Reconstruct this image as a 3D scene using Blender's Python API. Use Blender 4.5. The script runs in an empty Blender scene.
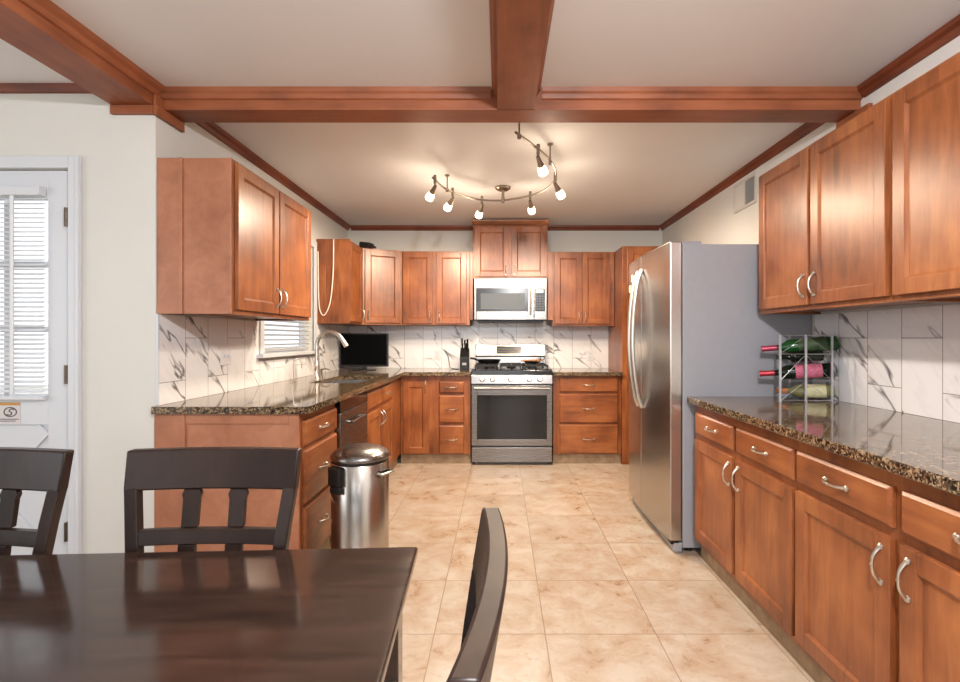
import bpy, bmesh, math, random
from mathutils import Vector, Matrix, Quaternion
random.seed(7)
S = bpy.context.scene
COL = S.collection
PI = math.pi

# ------------------------------------------------------------------ camera, world, lights, exposure
cam_d = bpy.data.cameras.new('camera')
cam_d.sensor_width = 36.0
cam_d.lens = 36.0 * 500 / 960
cam_d.shift_x = -20 / 960
cam_d.shift_y = -3 / 960
cam_d.clip_start = 0.02
cam = bpy.data.objects.new('camera', cam_d)
COL.objects.link(cam)
cam.location = (0, 0, 1.22)
cam.rotation_euler = (PI / 2, 0, 0)
S.camera = cam

w = bpy.data.worlds.new('sky')
S.world = w
w.use_nodes = True
bg = w.node_tree.nodes['Background']
bg.inputs[0].default_value = (0.93, 0.96, 1.0, 1)
bg.inputs[1].default_value = 1.7

def area_light(name, loc, rot, sx, sy, power, col):
    l = bpy.data.lights.new(name, 'AREA')
    l.shape = 'RECTANGLE'
    l.size, l.size_y, l.energy, l.color = sx, sy, power, col
    o = bpy.data.objects.new(name, l)
    COL.objects.link(o)
    o.location, o.rotation_euler = loc, rot
    return o
# daylight through the dining room's windows (behind and left of the camera)
area_light('rear_window_daylight', (-0.9, -3.32, 1.45), (-PI / 2, 0, PI), 3.2, 1.7, 48, (0.92, 0.965, 1.0))
area_light('side_window_daylight', (-4.02, 0.0, 1.45), (0, -PI / 2, 0), 1.5, 2.4, 26, (0.92, 0.965, 1.0))
# unseen lamp added above the camera to brighten the floor and right wall tile
pl = bpy.data.lights.new('added_dining_lamp', 'POINT'); pl.energy = 190; pl.color = (0.98, 0.99, 1.0); pl.shadow_soft_size = 0.05
po = bpy.data.objects.new('added_dining_lamp', pl); COL.objects.link(po); po.location = (0.30, 0.1, 2.2)
LAMP_WATTS = 52
LAMP_COLOR = (1.0, 0.82, 0.62)

vs = S.view_settings
vs.view_transform = 'Standard'
vs.look = 'None'
vs.gamma = 1
vs.use_curve_mapping = False
vs.exposure = -0.13
try:
    S.cycles.use_denoising = True
    S.cycles.max_bounces = 10
    S.cycles.diffuse_bounces = 6
    S.cycles.sample_clamp_indirect = 8
    S.cycles.caustics_reflective = False
    S.cycles.caustics_refractive = False
except Exception:
    pass

# ------------------------------------------------------------------ materials
def lin(c):
    return tuple(((v / 255) / 12.92 if v / 255 <= 0.04045 else ((v / 255 + 0.055) / 1.055) ** 2.4) for v in c) + (1,)

def new_mat(name):
    m = bpy.data.materials.new(name)
    m.use_nodes = True
    nt = m.node_tree
    return m, nt, nt.nodes['Principled BSDF']

def plain(name, col, rough=0.5, metal=0.0, coat=0.0, noise=0.0, nscale=6, bump=0.0, bscale=200, emit=0, trans=0, ior=1.45):
    m, nt, b = new_mat(name)
    N, L = nt.nodes, nt.links
    b.inputs['Base Color'].default_value = lin(col)
    b.inputs['Roughness'].default_value = rough
    b.inputs['Metallic'].default_value = metal
    b.inputs['Coat Weight'].default_value = coat
    b.inputs['IOR'].default_value = ior
    b.inputs['Transmission Weight'].default_value = trans
    if emit:
        b.inputs['Emission Color'].default_value = lin(col)
        b.inputs['Emission Strength'].default_value = emit
    tc = N.new('ShaderNodeTexCoord')
    if noise:
        n = N.new('ShaderNodeTexNoise')
        n.inputs['Scale'].default_value = nscale
        n.inputs['Detail'].default_value = 4
        L.new(tc.outputs['Object'], n.inputs['Vector'])
        r = N.new('ShaderNodeValToRGB')
        c = lin(col)
        r.color_ramp.elements[0].position = 0.3
        r.color_ramp.elements[1].position = 0.7
        r.color_ramp.elements[0].color = tuple(x * (1 - noise) for x in c[:3]) + (1,)
        r.color_ramp.elements[1].color = tuple(min(1, x * (1 + noise)) for x in c[:3]) + (1,)
        L.new(n.outputs['Fac'], r.inputs['Fac'])
        L.new(r.outputs['Color'], b.inputs['Base Color'])
    if bump:
        n2 = N.new('ShaderNodeTexNoise')
        n2.inputs['Scale'].default_value = bscale
        n2.inputs['Detail'].default_value = 3
        L.new(tc.outputs['Object'], n2.inputs['Vector'])
        bp = N.new('ShaderNodeBump')
        bp.inputs['Strength'].default_value = bump
        bp.inputs['Distance'].default_value = 0.004
        L.new(n2.outputs['Fac'], bp.inputs['Height'])
        L.new(bp.outputs['Normal'], b.inputs['Normal'])
    return m

def wood(name, dark, mid, light, axis='Z', rough=0.33, k=1.0, coat=0.06):
    m, nt, b = new_mat(name)
    N, L = nt.nodes, nt.links
    tc = N.new('ShaderNodeTexCoord')
    oi = N.new('ShaderNodeObjectInfo')
    mul = N.new('ShaderNodeMath'); mul.operation = 'MULTIPLY'; mul.inputs[1].default_value = 37.0
    L.new(oi.outputs['Random'], mul.inputs[0])
    add = N.new('ShaderNodeVectorMath'); add.operation = 'ADD'
    L.new(tc.outputs['Object'], add.inputs[0]); L.new(mul.outputs[0], add.inputs[1])
    mp = N.new('ShaderNodeMapping')
    a, c = 14 * k, 1.6 * k
    mp.inputs['Scale'].default_value = {'Z': (a, a, c), 'X': (c, a, a), 'Y': (a, c, a)}[axis]
    L.new(add.outputs[0], mp.inputs['Vector'])
    n = N.new('ShaderNodeTexNoise'); n.inputs['Scale'].default_value = 2.2
    n.inputs['Detail'].default_value = 7; n.inputs['Roughness'].default_value = 0.62; n.inputs['Distortion'].default_value = 0.7
    L.new(mp.outputs[0], n.inputs['Vector'])
    n2 = N.new('ShaderNodeTexNoise'); n2.inputs['Scale'].default_value = 3.5; n2.inputs['Detail'].default_value = 3
    L.new(add.outputs[0], n2.inputs['Vector'])
    mx = N.new('ShaderNodeMath'); mx.operation = 'MULTIPLY_ADD'; mx.inputs[1].default_value = 0.4
    sc = N.new('ShaderNodeMath'); sc.operation = 'MULTIPLY'; sc.inputs[1].default_value = 0.6
    L.new(n2.outputs['Fac'], sc.inputs[0]); L.new(n.outputs['Fac'], mx.inputs[0]); L.new(sc.outputs[0], mx.inputs[2])
    r = N.new('ShaderNodeValToRGB')
    e = r.color_ramp.elements
    e[0].position, e[0].color = 0.33, lin(dark)
    e[1].position, e[1].color = 0.68, lin(light)
    x = e.new(0.5); x.color = lin(mid)
    L.new(mx.outputs[0], r.inputs['Fac']); L.new(r.outputs['Color'], b.inputs['Base Color'])
    b.inputs['Roughness'].default_value = rough
    b.inputs['Coat Weight'].default_value = coat
    b.inputs['Coat Roughness'].default_value = 0.3
    bp = N.new('ShaderNodeBump'); bp.inputs['Strength'].default_value = 0.08; bp.inputs['Distance'].default_value = 0.002
    L.new(n.outputs['Fac'], bp.inputs['Height']); L.new(bp.outputs['Normal'], b.inputs['Normal'])
    return m

CAB = ((98, 53, 27), (140, 80, 44), (172, 108, 62))
M = {}
M['wood'] = wood('cabinet_wood_upright_grain', *CAB, 'Z')
M['woodx'] = wood('cabinet_wood_level_grain', *CAB, 'X')
M_PANEL = ((146, 92, 66), (166, 110, 82), (184, 130, 100))
M['panel'] = wood('plain_end_panel_veneer', *M_PANEL, 'X', 0.4, 0.45, 0.0)
BEAM = ((112, 60, 34), (140, 78, 47), (160, 94, 60))
M['beamx'] = wood('beam_wood_across', *BEAM, 'X', 0.5, 0.8, 0.0)
M['beamy'] = wood('beam_wood_along', *BEAM, 'Y', 0.5, 0.8, 0.0)
M['trimx'] = wood('crown_wood_across', (92, 42, 22), (118, 56, 30), (136, 70, 40), 'X', 0.45, 0.8, 0.0)
M['trimy'] = wood('crown_wood_along', (92, 42, 22), (118, 56, 30), (136, 70, 40), 'Y', 0.45, 0.8, 0.0)
M['wall'] = plain('cream_wall_paint', (210, 208, 202), 0.75, noise=0.02, nscale=3, bump=0.12, bscale=90)
M['ceil'] = plain('ceiling_paint', (226, 225, 225), 0.5, noise=0.015, nscale=2, bump=0.05, bscale=60)
M['white'] = plain('white_trim_paint', (206, 209, 214), 0.4, bump=0.02)
M['toe'] = plain('toe_kick_vinyl', (150, 128, 104), 0.6, noise=0.25, nscale=18)
M['blind'] = plain('white_blind_slat', (222, 224, 226), 0.5)
M['nickel'] = plain('satin_nickel', (205, 198, 188), 0.28, 1.0)
M['rail'] = plain('brushed_nickel_track', (150, 138, 124), 0.32, 1.0)
M['black'] = plain('black_plastic', (18, 18, 19), 0.4)
M['blackgl'] = plain('black_glass', (10, 10, 12), 0.07)
M['ovengl'] = plain('oven_window_glass', (30, 30, 32), 0.09)
M['mwgl'] = plain('microwave_window', (92, 98, 104), 0.3, ior=1.25)
M['iron'] = plain('cast_iron', (24, 24, 26), 0.5, noise=0.2, nscale=40)
M['enamel'] = plain('black_enamel', (22, 23, 27), 0.15)
M['fridge'] = plain('grey_painted_steel', (156, 157, 163), 0.42, noise=0.02, nscale=30, bump=0.04, bscale=300)
M['sign'] = plain('sticker_paper', (205, 200, 198), 0.5)
M['orange'] = plain('sticker_band', (190, 140, 70), 0.5)
M['ink'] = plain('sticker_ink', (90, 84, 84), 0.6)
M['brass'] = plain('bronze_hinge', (96, 84, 72), 0.4, 0.9, noise=0.3, nscale=60)
M['screen'] = plain('dark_screen', (6, 6, 7), 0.4, ior=1.12)
M['lcd'] = plain('appliance_display', (30, 34, 38), 0.2)
M['lit'] = plain('lit_display', (190, 215, 225), 0.4, emit=0.8)
M['lamp'] = plain('glowing_lamp_glass', (255, 236, 205), 0.4, emit=9)
M['cable'] = plain('white_cable', (235, 228, 215), 0.5)
M['outlet'] = plain('grey_white_plate', (222, 220, 222), 0.4)
M['green'] = plain('green_bottle_glass', (26, 74, 32), 0.06)
M['dgreen'] = plain('dark_bottle_glass', (16, 24, 16), 0.06)
M['clear'] = plain('pale_bottle_glass', (120, 118, 78), 0.08)
M['pinkfoil'] = plain('pink_foil', (168, 62, 86), 0.35, 0.3)
M['redfoil'] = plain('red_foil', (176, 48, 62), 0.35, 0.3)
M['pinklabel'] = plain('pink_label', (196, 104, 128), 0.6, noise=0.25, nscale=60)
M['greenlabel'] = plain('green_label', (66, 84, 54), 0.6, noise=0.4, nscale=50)
M['creamlabel'] = plain('cream_label', (206, 202, 160), 0.6, noise=0.15, nscale=50)
M['cork'] = plain('cork_neck', (176, 110, 66), 0.6, noise=0.2, nscale=80)
M['wire'] = plain('silver_wire', (200, 202, 206), 0.3, 0.9)
M['grille'] = plain('vent_grille', (196, 190, 182), 0.5)
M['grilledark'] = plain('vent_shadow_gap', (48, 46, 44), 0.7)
M['spoon'] = plain('wooden_spoon', (168, 116, 70), 0.6, noise=0.2, nscale=30)
M['chairwood'] = wood('dark_chair_wood', (26, 18, 15), (37, 26, 22), (50, 36, 30), 'Z', 0.38, 1.0, 0.0)
M['chairwood'].node_tree.nodes['Principled BSDF'].inputs['IOR'].default_value = 1.33

def steel(name, col, rough, axis):
    m, nt, b = new_mat(name)
    N, L = nt.nodes, nt.links
    tc = N.new('ShaderNodeTexCoord'); mp = N.new('ShaderNodeMapping')
    mp.inputs['Scale'].default_value = {'X': (2, 300, 300), 'Y': (300, 2, 300), 'Z': (300, 300, 2)}[axis]
    L.new(tc.outputs['Object'], mp.inputs['Vector'])
    n = N.new('ShaderNodeTexNoise'); n.inputs['Scale'].default_value = 1; n.inputs['Detail'].default_value = 2
    L.new(mp.outputs[0], n.inputs['Vector'])
    mr = N.new('ShaderNodeMapRange'); mr.inputs['To Min'].default_value = rough - 0.02; mr.inputs['To Max'].default_value = rough + 0.03
    L.new(n.outputs['Fac'], mr.inputs['Value']); L.new(mr.outputs[0], b.inputs['Roughness'])
    b.inputs['Base Color'].default_value = lin(col); b.inputs['Metallic'].default_value = 1.0
    return m
M['steelx'] = steel('brushed_steel_level', (138, 135, 133), 0.27, 'X')
M['steely'] = steel('brushed_steel_along', (190, 188, 188), 0.27, 'Y')
M['steelz'] = steel('brushed_steel_upright', (190, 184, 178), 0.24, 'Z')

def espresso():
    m, nt, b = new_mat('espresso_wood')
    N, L = nt.nodes, nt.links
    tc = N.new('ShaderNodeTexCoord'); mp = N.new('ShaderNodeMapping'); mp.inputs['Scale'].default_value = (2, 16, 16)
    L.new(tc.outputs['Object'], mp.inputs['Vector'])
    n = N.new('ShaderNodeTexNoise'); n.inputs['Scale'].default_value = 3; n.inputs['Detail'].default_value = 6
    L.new(mp.outputs[0], n.inputs['Vector'])
    r = N.new('ShaderNodeValToRGB')
    r.color_ramp.elements[0].color = lin((34, 24, 20)); r.color_ramp.elements[1].color = lin((58, 41, 34))
    r.color_ramp.elements[0].position = .3; r.color_ramp.elements[1].position = .75
    L.new(n.outputs['Fac'], r.inputs['Fac'])
    # tiny worn pale specks
    v = N.new('ShaderNodeTexVoronoi'); v.inputs['Scale'].default_value = 28
    L.new(tc.outputs['Object'], v.inputs['Vector'])
    n3 = N.new('ShaderNodeTexNoise'); n3.inputs['Scale'].default_value = 9
    L.new(tc.outputs['Object'], n3.inputs['Vector'])
    th = N.new('ShaderNodeMapRange'); th.inputs['From Min'].default_value = 0.5; th.inputs['From Max'].default_value = 0.72
    th.inputs['To Min'].default_value = 0.0; th.inputs['To Max'].default_value = 0.075
    L.new(n3.outputs['Fac'], th.inputs['Value'])
    lt = N.new('ShaderNodeMath'); lt.operation = 'LESS_THAN'
    L.new(v.outputs['Distance'], lt.inputs[0]); L.new(th.outputs[0], lt.inputs[1])
    mx = N.new('ShaderNodeMix'); mx.data_type = 'RGBA'
    L.new(lt.outputs[0], mx.inputs['Factor']); L.new(r.outputs['Color'], mx.inputs['A']); mx.inputs['B'].default_value = lin((120, 104, 94))
    L.new(mx.outputs['Result'], b.inputs['Base Color'])
    b.inputs['Roughness'].default_value = 0.24
    n2 = N.new('ShaderNodeTexNoise'); n2.inputs['Scale'].default_value = 14; n2.inputs['Detail'].default_value = 5
    L.new(tc.outputs['Object'], n2.inputs['Vector'])
    mr = N.new('ShaderNodeMapRange'); mr.inputs['To Min'].default_value = 0.07; mr.inputs['To Max'].default_value = 0.17
    L.new(n2.outputs['Fac'], mr.inputs['Value']); L.new(mr.outputs[0], b.inputs['Roughness'])
    return m
M['espresso'] = espresso()

def granite():
    m, nt, b = new_mat('speckled_granite')
    N, L = nt.nodes, nt.links
    tc = N.new('ShaderNodeTexCoord')
    v = N.new('ShaderNodeTexVoronoi'); v.inputs['Scale'].default_value = 170; v.inputs['Randomness'].default_value = 1
    nd = N.new('ShaderNodeTexNoise'); nd.inputs['Scale'].default_value = 60; nd.inputs['Detail'].default_value = 4
    L.new(tc.outputs['Object'], nd.inputs['Vector'])
    ad = N.new('ShaderNodeMix'); ad.data_type = 'VECTOR'; ad.inputs['Factor'].default_value = 0.02
    L.new(tc.outputs['Object'], ad.inputs['A']); L.new(nd.outputs['Color'], ad.inputs['B'])
    L.new(ad.outputs['Result'], v.inputs['Vector'])
    sep = N.new('ShaderNodeSeparateColor'); L.new(v.outputs['Color'], sep.inputs[0])
    n = N.new('ShaderNodeTexNoise'); n.inputs['Scale'].default_value = 40; n.inputs['Detail'].default_value = 5
    L.new(tc.outputs['Object'], n.inputs['Vector'])
    ma = N.new('ShaderNodeMath'); ma.operation = 'MULTIPLY_ADD'; ma.inputs[1].default_value = 0.6
    sc = N.new('ShaderNodeMath'); sc.operation = 'MULTIPLY'; sc.inputs[1].default_value = 0.4
    L.new(n.outputs['Fac'], sc.inputs[0]); L.new(sep.outputs[0], ma.inputs[0]); L.new(sc.outputs[0], ma.inputs[2])
    r = N.new('ShaderNodeValToRGB'); r.color_ramp.interpolation = 'CONSTANT'
    e = r.color_ramp.elements
    e[0].position, e[0].color = 0.0, lin((32, 27, 24))
    e[1].position, e[1].color = 0.36, lin((84, 67, 52))
    for p, c in ((0.47, (104, 84, 62)), (0.58, (56, 46, 38)), (0.64, (142, 120, 92)), (0.74, (156, 136, 110))):
        x = e.new(p); x.color = lin(c)
    L.new(ma.outputs[0], r.inputs['Fac']); L.new(r.outputs['Color'], b.inputs['Base Color'])
    b.inputs['Roughness'].default_value = 0.06
    b.inputs['IOR'].default_value = 1.75
    return m
M['granite'] = granite()

def marble():
    m, nt, b = new_mat('marble_wall_tile')
    N, L = nt.nodes, nt.links
    tc = N.new('ShaderNodeTexCoord')
    sp = N.new('ShaderNodeSeparateXYZ'); L.new(tc.outputs['Object'], sp.inputs[0])
    cb = N.new('ShaderNodeCombineXYZ')      # bricks run up the wall
    L.new(sp.outputs['Z'], cb.inputs['X']); L.new(sp.outputs['X'], cb.inputs['Y'])
    br = N.new('ShaderNodeTexBrick')
    br.inputs['Scale'].default_value = 1; br.inputs['Mortar Size'].default_value = 0.0016; br.inputs['Mortar Smooth'].default_value = 0
    br.inputs['Brick Width'].default_value = 0.61; br.inputs['Row Height'].default_value = 0.203
    br.offset = 0.36; br.offset_frequency = 2
    br.inputs['Color1'].default_value = (0, 0, 0, 1); br.inputs['Color2'].default_value = (1, 1, 1, 1); br.inputs['Mortar'].default_value = (0.5, 0.5, 0.5, 1)
    L.new(cb.outputs[0], br.inputs['Vector'])
    off = N.new('ShaderNodeVectorMath'); off.operation = 'MULTIPLY_ADD'; off.inputs[1].default_value = (3, 3, 3)
    L.new(br.outputs['Color'], off.inputs[0]); L.new(tc.outputs['Object'], off.inputs[2])
    mr_ = N.new('ShaderNodeMapping'); mr_.inputs['Rotation'].default_value = (0, -0.75, 0)
    L.new(off.outputs[0], mr_.inputs['Vector'])
    mp = N.new('ShaderNodeMapping'); mp.inputs['Scale'].default_value = (0.8, 1.3, 3.4)
    L.new(mr_.outputs[0], mp.inputs['Vector'])
    def ridge(scale, width, dist):
        n = N.new('ShaderNodeTexNoise'); n.inputs['Scale'].default_value = scale; n.inputs['Detail'].default_value = 4
        n.inputs['Roughness'].default_value = 0.55; n.inputs['Distortion'].default_value = dist
        L.new(mp.outputs[0], n.inputs['Vector'])
        s = N.new('ShaderNodeMath'); s.operation = 'SUBTRACT'; s.inputs[1].default_value = 0.5
        a = N.new('ShaderNodeMath'); a.operation = 'ABSOLUTE'
        L.new(n.outputs['Fac'], s.inputs[0]); L.new(s.outputs[0], a.inputs[0])
        q = N.new('ShaderNodeMapRange'); q.inputs['From Max'].default_value = width
        q.inputs['To Min'].default_value = 1; q.inputs['To Max'].default_value = 0
        L.new(a.outputs[0], q.inputs['Value'])
        return q.outputs[0]
    r1 = ridge(0.85, 0.014, 0.4)
    r2 = ridge(2.6, 0.05, 0.3)
    n = N.new('ShaderNodeTexNoise'); n.inputs['Scale'].default_value = 3.0; L.new(mp.outputs[0], n.inputs['Vector'])
    msk = N.new('ShaderNodeMapRange'); msk.inputs['From Min'].default_value = 0.40; msk.inputs['From Max'].default_value = 0.60
    L.new(n.outputs['Fac'], msk.inputs['Value'])
    m1 = N.new('ShaderNodeMath'); m1.operation = 'MULTIPLY'; L.new(r1, m1.inputs[0]); L.new(msk.outputs[0], m1.inputs[1])
    m2 = N.new('ShaderNodeMath'); m2.operation = 'MULTIPLY'; L.new(r2, m2.inputs[0]); m2.inputs[1].default_value = 0.06
    mm = N.new('ShaderNodeMath'); mm.operation = 'MAXIMUM'; L.new(m1.outputs[0], mm.inputs[0]); L.new(m2.outputs[0], mm.inputs[1])
    cl = N.new('ShaderNodeMix'); cl.data_type = 'RGBA'
    cl.inputs['A'].default_value = lin((236, 235, 236)); cl.inputs['B'].default_value = lin((98, 92, 92))
    L.new(mm.outputs[0], cl.inputs['Factor'])
    gr = N.new('ShaderNodeMix'); gr.data_type = 'RGBA'; gr.inputs['B'].default_value = lin((140, 134, 130))
    L.new(br.outputs['Fac'], gr.inputs['Factor']); L.new(cl.outputs['Result'], gr.inputs['A'])
    L.new(gr.outputs['Result'], b.inputs['Base Color'])
    b.inputs['Roughness'].default_value = 0.16
    return m
M['marble'] = marble()

def floor_tile():
    m, nt, b = new_mat('travertine_floor_tile')
    N, L = nt.nodes, nt.links
    tc = N.new('ShaderNodeTexCoord')
    mp0 = N.new('ShaderNodeMapping'); mp0.inputs['Location'].default_value = (-0.186, -2.06 + 0.457 * 10, 0)
    L.new(tc.outputs['Object'], mp0.inputs['Vector'])
    br = N.new('ShaderNodeTexBrick'); br.offset = 0
    br.inputs['Scale'].default_value = 1; br.inputs['Mortar Size'].default_value = 0.0022; br.inputs['Mortar Smooth'].default_value = 0.1
    br.inputs['Brick Width'].default_value = 0.457; br.inputs['Row Height'].default_value = 0.457
    br.inputs['Color1'].default_value = (0, 0, 0, 1); br.inputs['Color2'].default_value = (1, 1, 1, 1)
    L.new(mp0.outputs[0], br.inputs['Vector'])
    off = N.new('ShaderNodeVectorMath'); off.operation = 'MULTIPLY_ADD'; off.inputs[1].default_value = (5, 5, 5)
    L.new(br.outputs['Color'], off.inputs[0]); L.new(tc.outputs['Object'], off.inputs[2])
    n = N.new('ShaderNodeTexNoise'); n.inputs['Scale'].default_value = 6.5; n.inputs['Detail'].default_value = 10; n.inputs['Roughness'].default_value = 0.66; n.inputs['Distortion'].default_value = 0.5
    L.new(off.outputs[0], n.inputs['Vector'])
    r = N.new('ShaderNodeValToRGB'); e = r.color_ramp.elements
    e[0].position, e[0].color = 0.34, lin((172, 146, 120))
    e[1].position, e[1].color = 0.62, lin((196, 184, 169))
    x = e.new(0.44); x.color = lin((182, 161, 140))
    L.new(n.outputs['Fac'], r.inputs['Fac'])
    tone = N.new('ShaderNodeMix'); tone.data_type = 'RGBA'; tone.blend_type = 'MULTIPLY'; tone.inputs['Factor'].default_value = 0.10
    L.new(r.outputs['Color'], tone.inputs['A']); L.new(br.outputs['Color'], tone.inputs['B'])
    # pits
    n2 = N.new('ShaderNodeTexNoise'); n2.inputs['Scale'].default_value = 34; n2.inputs['Detail'].default_value = 4
    L.new(off.outputs[0], n2.inputs['Vector'])
    q = N.new('ShaderNodeMapRange'); q.inputs['From Min'].default_value = 0.58; q.inputs['From Max'].default_value = 0.70; q.inputs['To Max'].default_value = 0.3
    L.new(n2.outputs['Fac'], q.inputs['Value'])
    pit = N.new('ShaderNodeMix'); pit.data_type = 'RGBA'; pit.inputs['B'].default_value = lin((154, 120, 94))
    L.new(q.outputs[0], pit.inputs['Factor']); L.new(tone.outputs['Result'], pit.inputs['A'])
    gr = N.new('ShaderNodeMix'); gr.data_type = 'RGBA'; gr.inputs['B'].default_value = lin((142, 120, 98))
    L.new(br.outputs['Fac'], gr.inputs['Factor']); L.new(pit.outputs['Result'], gr.inputs['A'])
    L.new(gr.outputs['Result'], b.inputs['Base Color'])
    mr = N.new('ShaderNodeMapRange'); mr.inputs['To Min'].default_value = 0.2; mr.inputs['To Max'].default_value = 0.4
    L.new(n.outputs['Fac'], mr.inputs['Value']); L.new(mr.outputs[0], b.inputs['Roughness'])
    return m
M['floor'] = floor_tile()

def thin_glass():
    m = bpy.data.materials.new('window_glass'); m.use_nodes = True
    nt = m.node_tree; nt.nodes.clear()
    o = nt.nodes.new('ShaderNodeOutputMaterial'); mx = nt.nodes.new('ShaderNodeMixShader')
    t = nt.nodes.new('ShaderNodeBsdfTransparent'); g = nt.nodes.new('ShaderNodeBsdfGlossy'); g.inputs['Roughness'].default_value = 0.02
    mx.inputs[0].default_value = 0.05; nt.links.new(t.outputs[0], mx.inputs[1]); nt.links.new(g.outputs[0], mx.inputs[2])
    nt.links.new(mx.outputs[0], o.inputs[0])
    return m
M['glass'] = thin_glass()

# ------------------------------------------------------------------ geometry helpers
class MB:
    def __init__(s): s.bm = bmesh.new()
    def poly(s, pts, faces):
        vs_ = [s.bm.verts.new(p) for p in pts]
        for f in faces:
            try: s.bm.faces.new([vs_[i] for i in f])
            except ValueError: pass
        return s
    def box(s, x0, y0, z0, x1, y1, z1, mtx=None):
        x0, x1 = min(x0, x1), max(x0, x1); y0, y1 = min(y0, y1), max(y0, y1); z0, z1 = min(z0, z1), max(z0, z1)
        p = [Vector(c) for c in ((x0, y0, z0), (x1, y0, z0), (x1, y1, z0), (x0, y1, z0), (x0, y0, z1), (x1, y0, z1), (x1, y1, z1), (x0, y1, z1))]
        if mtx: p = [mtx @ v for v in p]
        return s.poly(p, [(0, 3, 2, 1), (4, 5, 6, 7), (0, 1, 5, 4), (1, 2, 6, 5), (2, 3, 7, 6), (3, 0, 4, 7)])
    def hexa(s, bottom, top):
        n = len(bottom)
        return s.poly([Vector(v) for v in bottom] + [Vector(v) for v in top],
                      [tuple(reversed(range(n))), tuple(range(n, 2 * n))] + [(i, (i + 1) % n, n + (i + 1) % n, n + i) for i in range(n)])
    def prism(s, prof, axis, a, b):
        # profile of 2D points extruded along an axis; axis X: (y,z), axis Y: (x,z), axis Z: (x,y)
        f = {'X': lambda t, p: (t, p[0], p[1]), 'Y': lambda t, p: (p[0], t, p[1]), 'Z': lambda t, p: (p[0], p[1], t)}[axis]
        return s.hexa([f(a, p) for p in prof], [f(b, p) for p in prof])
    def tube(s, pts, r, n=8, caps=True):
        pts = [Vector(p) for p in pts]
        rs = r if isinstance(r, (list, tuple)) else [r] * len(pts)
        t0 = (pts[1] - pts[0]).normalized()
        up = Vector((0, 0, 1)) if abs(t0.z) < 0.9 else Vector((1, 0, 0))
        u = t0.cross(up).normalized()
        rings, prev = [], t0
        for i, p in enumerate(pts):
            t = (pts[min(i + 1, len(pts) - 1)] - pts[max(i - 1, 0)]).normalized()
            q = prev.rotation_difference(t); u = (q @ u).normalized(); prev = t
            v = t.cross(u)
            rings.append([s.bm.verts.new(p + (u * math.cos(2 * PI * k / n) + v * math.sin(2 * PI * k / n)) * rs[i]) for k in range(n)])
        for a, b in zip(rings, rings[1:]):
            for k in range(n):
                s.bm.faces.new((a[k], a[(k + 1) % n], b[(k + 1) % n], b[k]))
        if caps:
            s.bm.faces.new(list(reversed(rings[0]))); s.bm.faces.new(rings[-1])
        return s
    def lathe(s, prof, n=24, mtx=None, center=(0, 0, 0)):
        c = Vector(center); rings = []
        for r, z in prof:
            if r < 1e-5:
                v = Vector((0, 0, z)); v = mtx @ v if mtx else v
                rings.append([s.bm.verts.new(v + c)])
            else:
                ring = []
                for k in range(n):
                    v = Vector((r * math.cos(2 * PI * k / n), r * math.sin(2 * PI * k / n), z)); v = mtx @ v if mtx else v
                    ring.append(s.bm.verts.new(v + c))
                rings.append(ring)
        for a, b in zip(rings, rings[1:]):
            for k in range(n):
                k2 = (k + 1) % n
                if len(a) == 1 and len(b) == 1: continue
                if len(a) == 1: s.bm.faces.new((a[0], b[k2], b[k]))
                elif len(b) == 1: s.bm.faces.new((a[k], a[k2], b[0]))
                else: s.bm.faces.new((a[k], a[k2], b[k2], b[k]))
        if len(rings[0]) > 1: s.bm.faces.new(list(reversed(rings[0])))
        if len(rings[-1]) > 1: s.bm.faces.new(rings[-1])
        return s
    def build(s, name, mat, parent=None, bevel=0, smooth=False, seg=2):
        bmesh.ops.recalc_face_normals(s.bm, faces=s.bm.faces)
        me = bpy.data.meshes.new(name); s.bm.to_mesh(me); s.bm.free()
        me.materials.append(M[mat] if isinstance(mat, str) else mat)
        o = bpy.data.objects.new(name, me); COL.objects.link(o)
        if smooth:
            for p in me.polygons: p.use_smooth = True
            try: me.set_sharp_from_angle(angle=math.radians(40))
            except Exception: pass
        if bevel:
            b = o.modifiers.new('bevel', 'BEVEL'); b.width = bevel; b.segments = seg; b.limit_method = 'ANGLE'; b.angle_limit = math.radians(40)
        if parent: o.parent = parent
        return o

def tag(o, label=None, cat=None, group=None, kind=None):
    for k, v in (('label', label), ('category', cat), ('group', group), ('kind', kind)):
        if v: o[k] = v
    return o
def thing(name, label, cat, loc=(0, 0, 0), rz=0, group=None):
    o = bpy.data.objects.new(name, None); COL.objects.link(o)
    o.empty_display_size = 0.1
    o.location = loc; o.rotation_euler = (0, 0, rz)
    return tag(o, label, cat, group)
def struct(o): o['kind'] = 'structure'; return o
def copy_tree(o, parent=None):
    c = o.copy(); COL.objects.link(c)
    if parent: c.parent = parent
    for ch in list(o.children): copy_tree(ch, c)
    return c
def spline(pts, n=8):
    P = [Vector(p) for p in pts]; out = []
    for i in range(len(P) - 1):
        p0 = P[max(i - 1, 0)]; p1 = P[i]; p2 = P[i + 1]; p3 = P[min(i + 2, len(P) - 1)]
        for k in range(n):
            t = k / n
            out.append(0.5 * (2 * p1 + (p2 - p0) * t + (2 * p0 - 5 * p1 + 4 * p2 - p3) * t * t + (3 * p1 - p0 - 3 * p2 + p3) * t ** 3))
    out.append(P[-1]); return out

# ------------------------------------------------------------------ room constants
XL, XR, YB, YD = -1.66, 1.77, 5.45, 2.41      # kitchen left / right wall, back wall, dining (door) wall
CZ = 2.44
XDL, YREAR = -4.15, -3.4
T = 0.12
CT = 0.893                                    # countertop height
WY0, WY1, WZ0, WZ1 = 3.48, 4.42, 1.10, 2.02   # kitchen window opening
DX0, DX1, DZ = -2.895, -2.07, 2.035           # door opening

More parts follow.
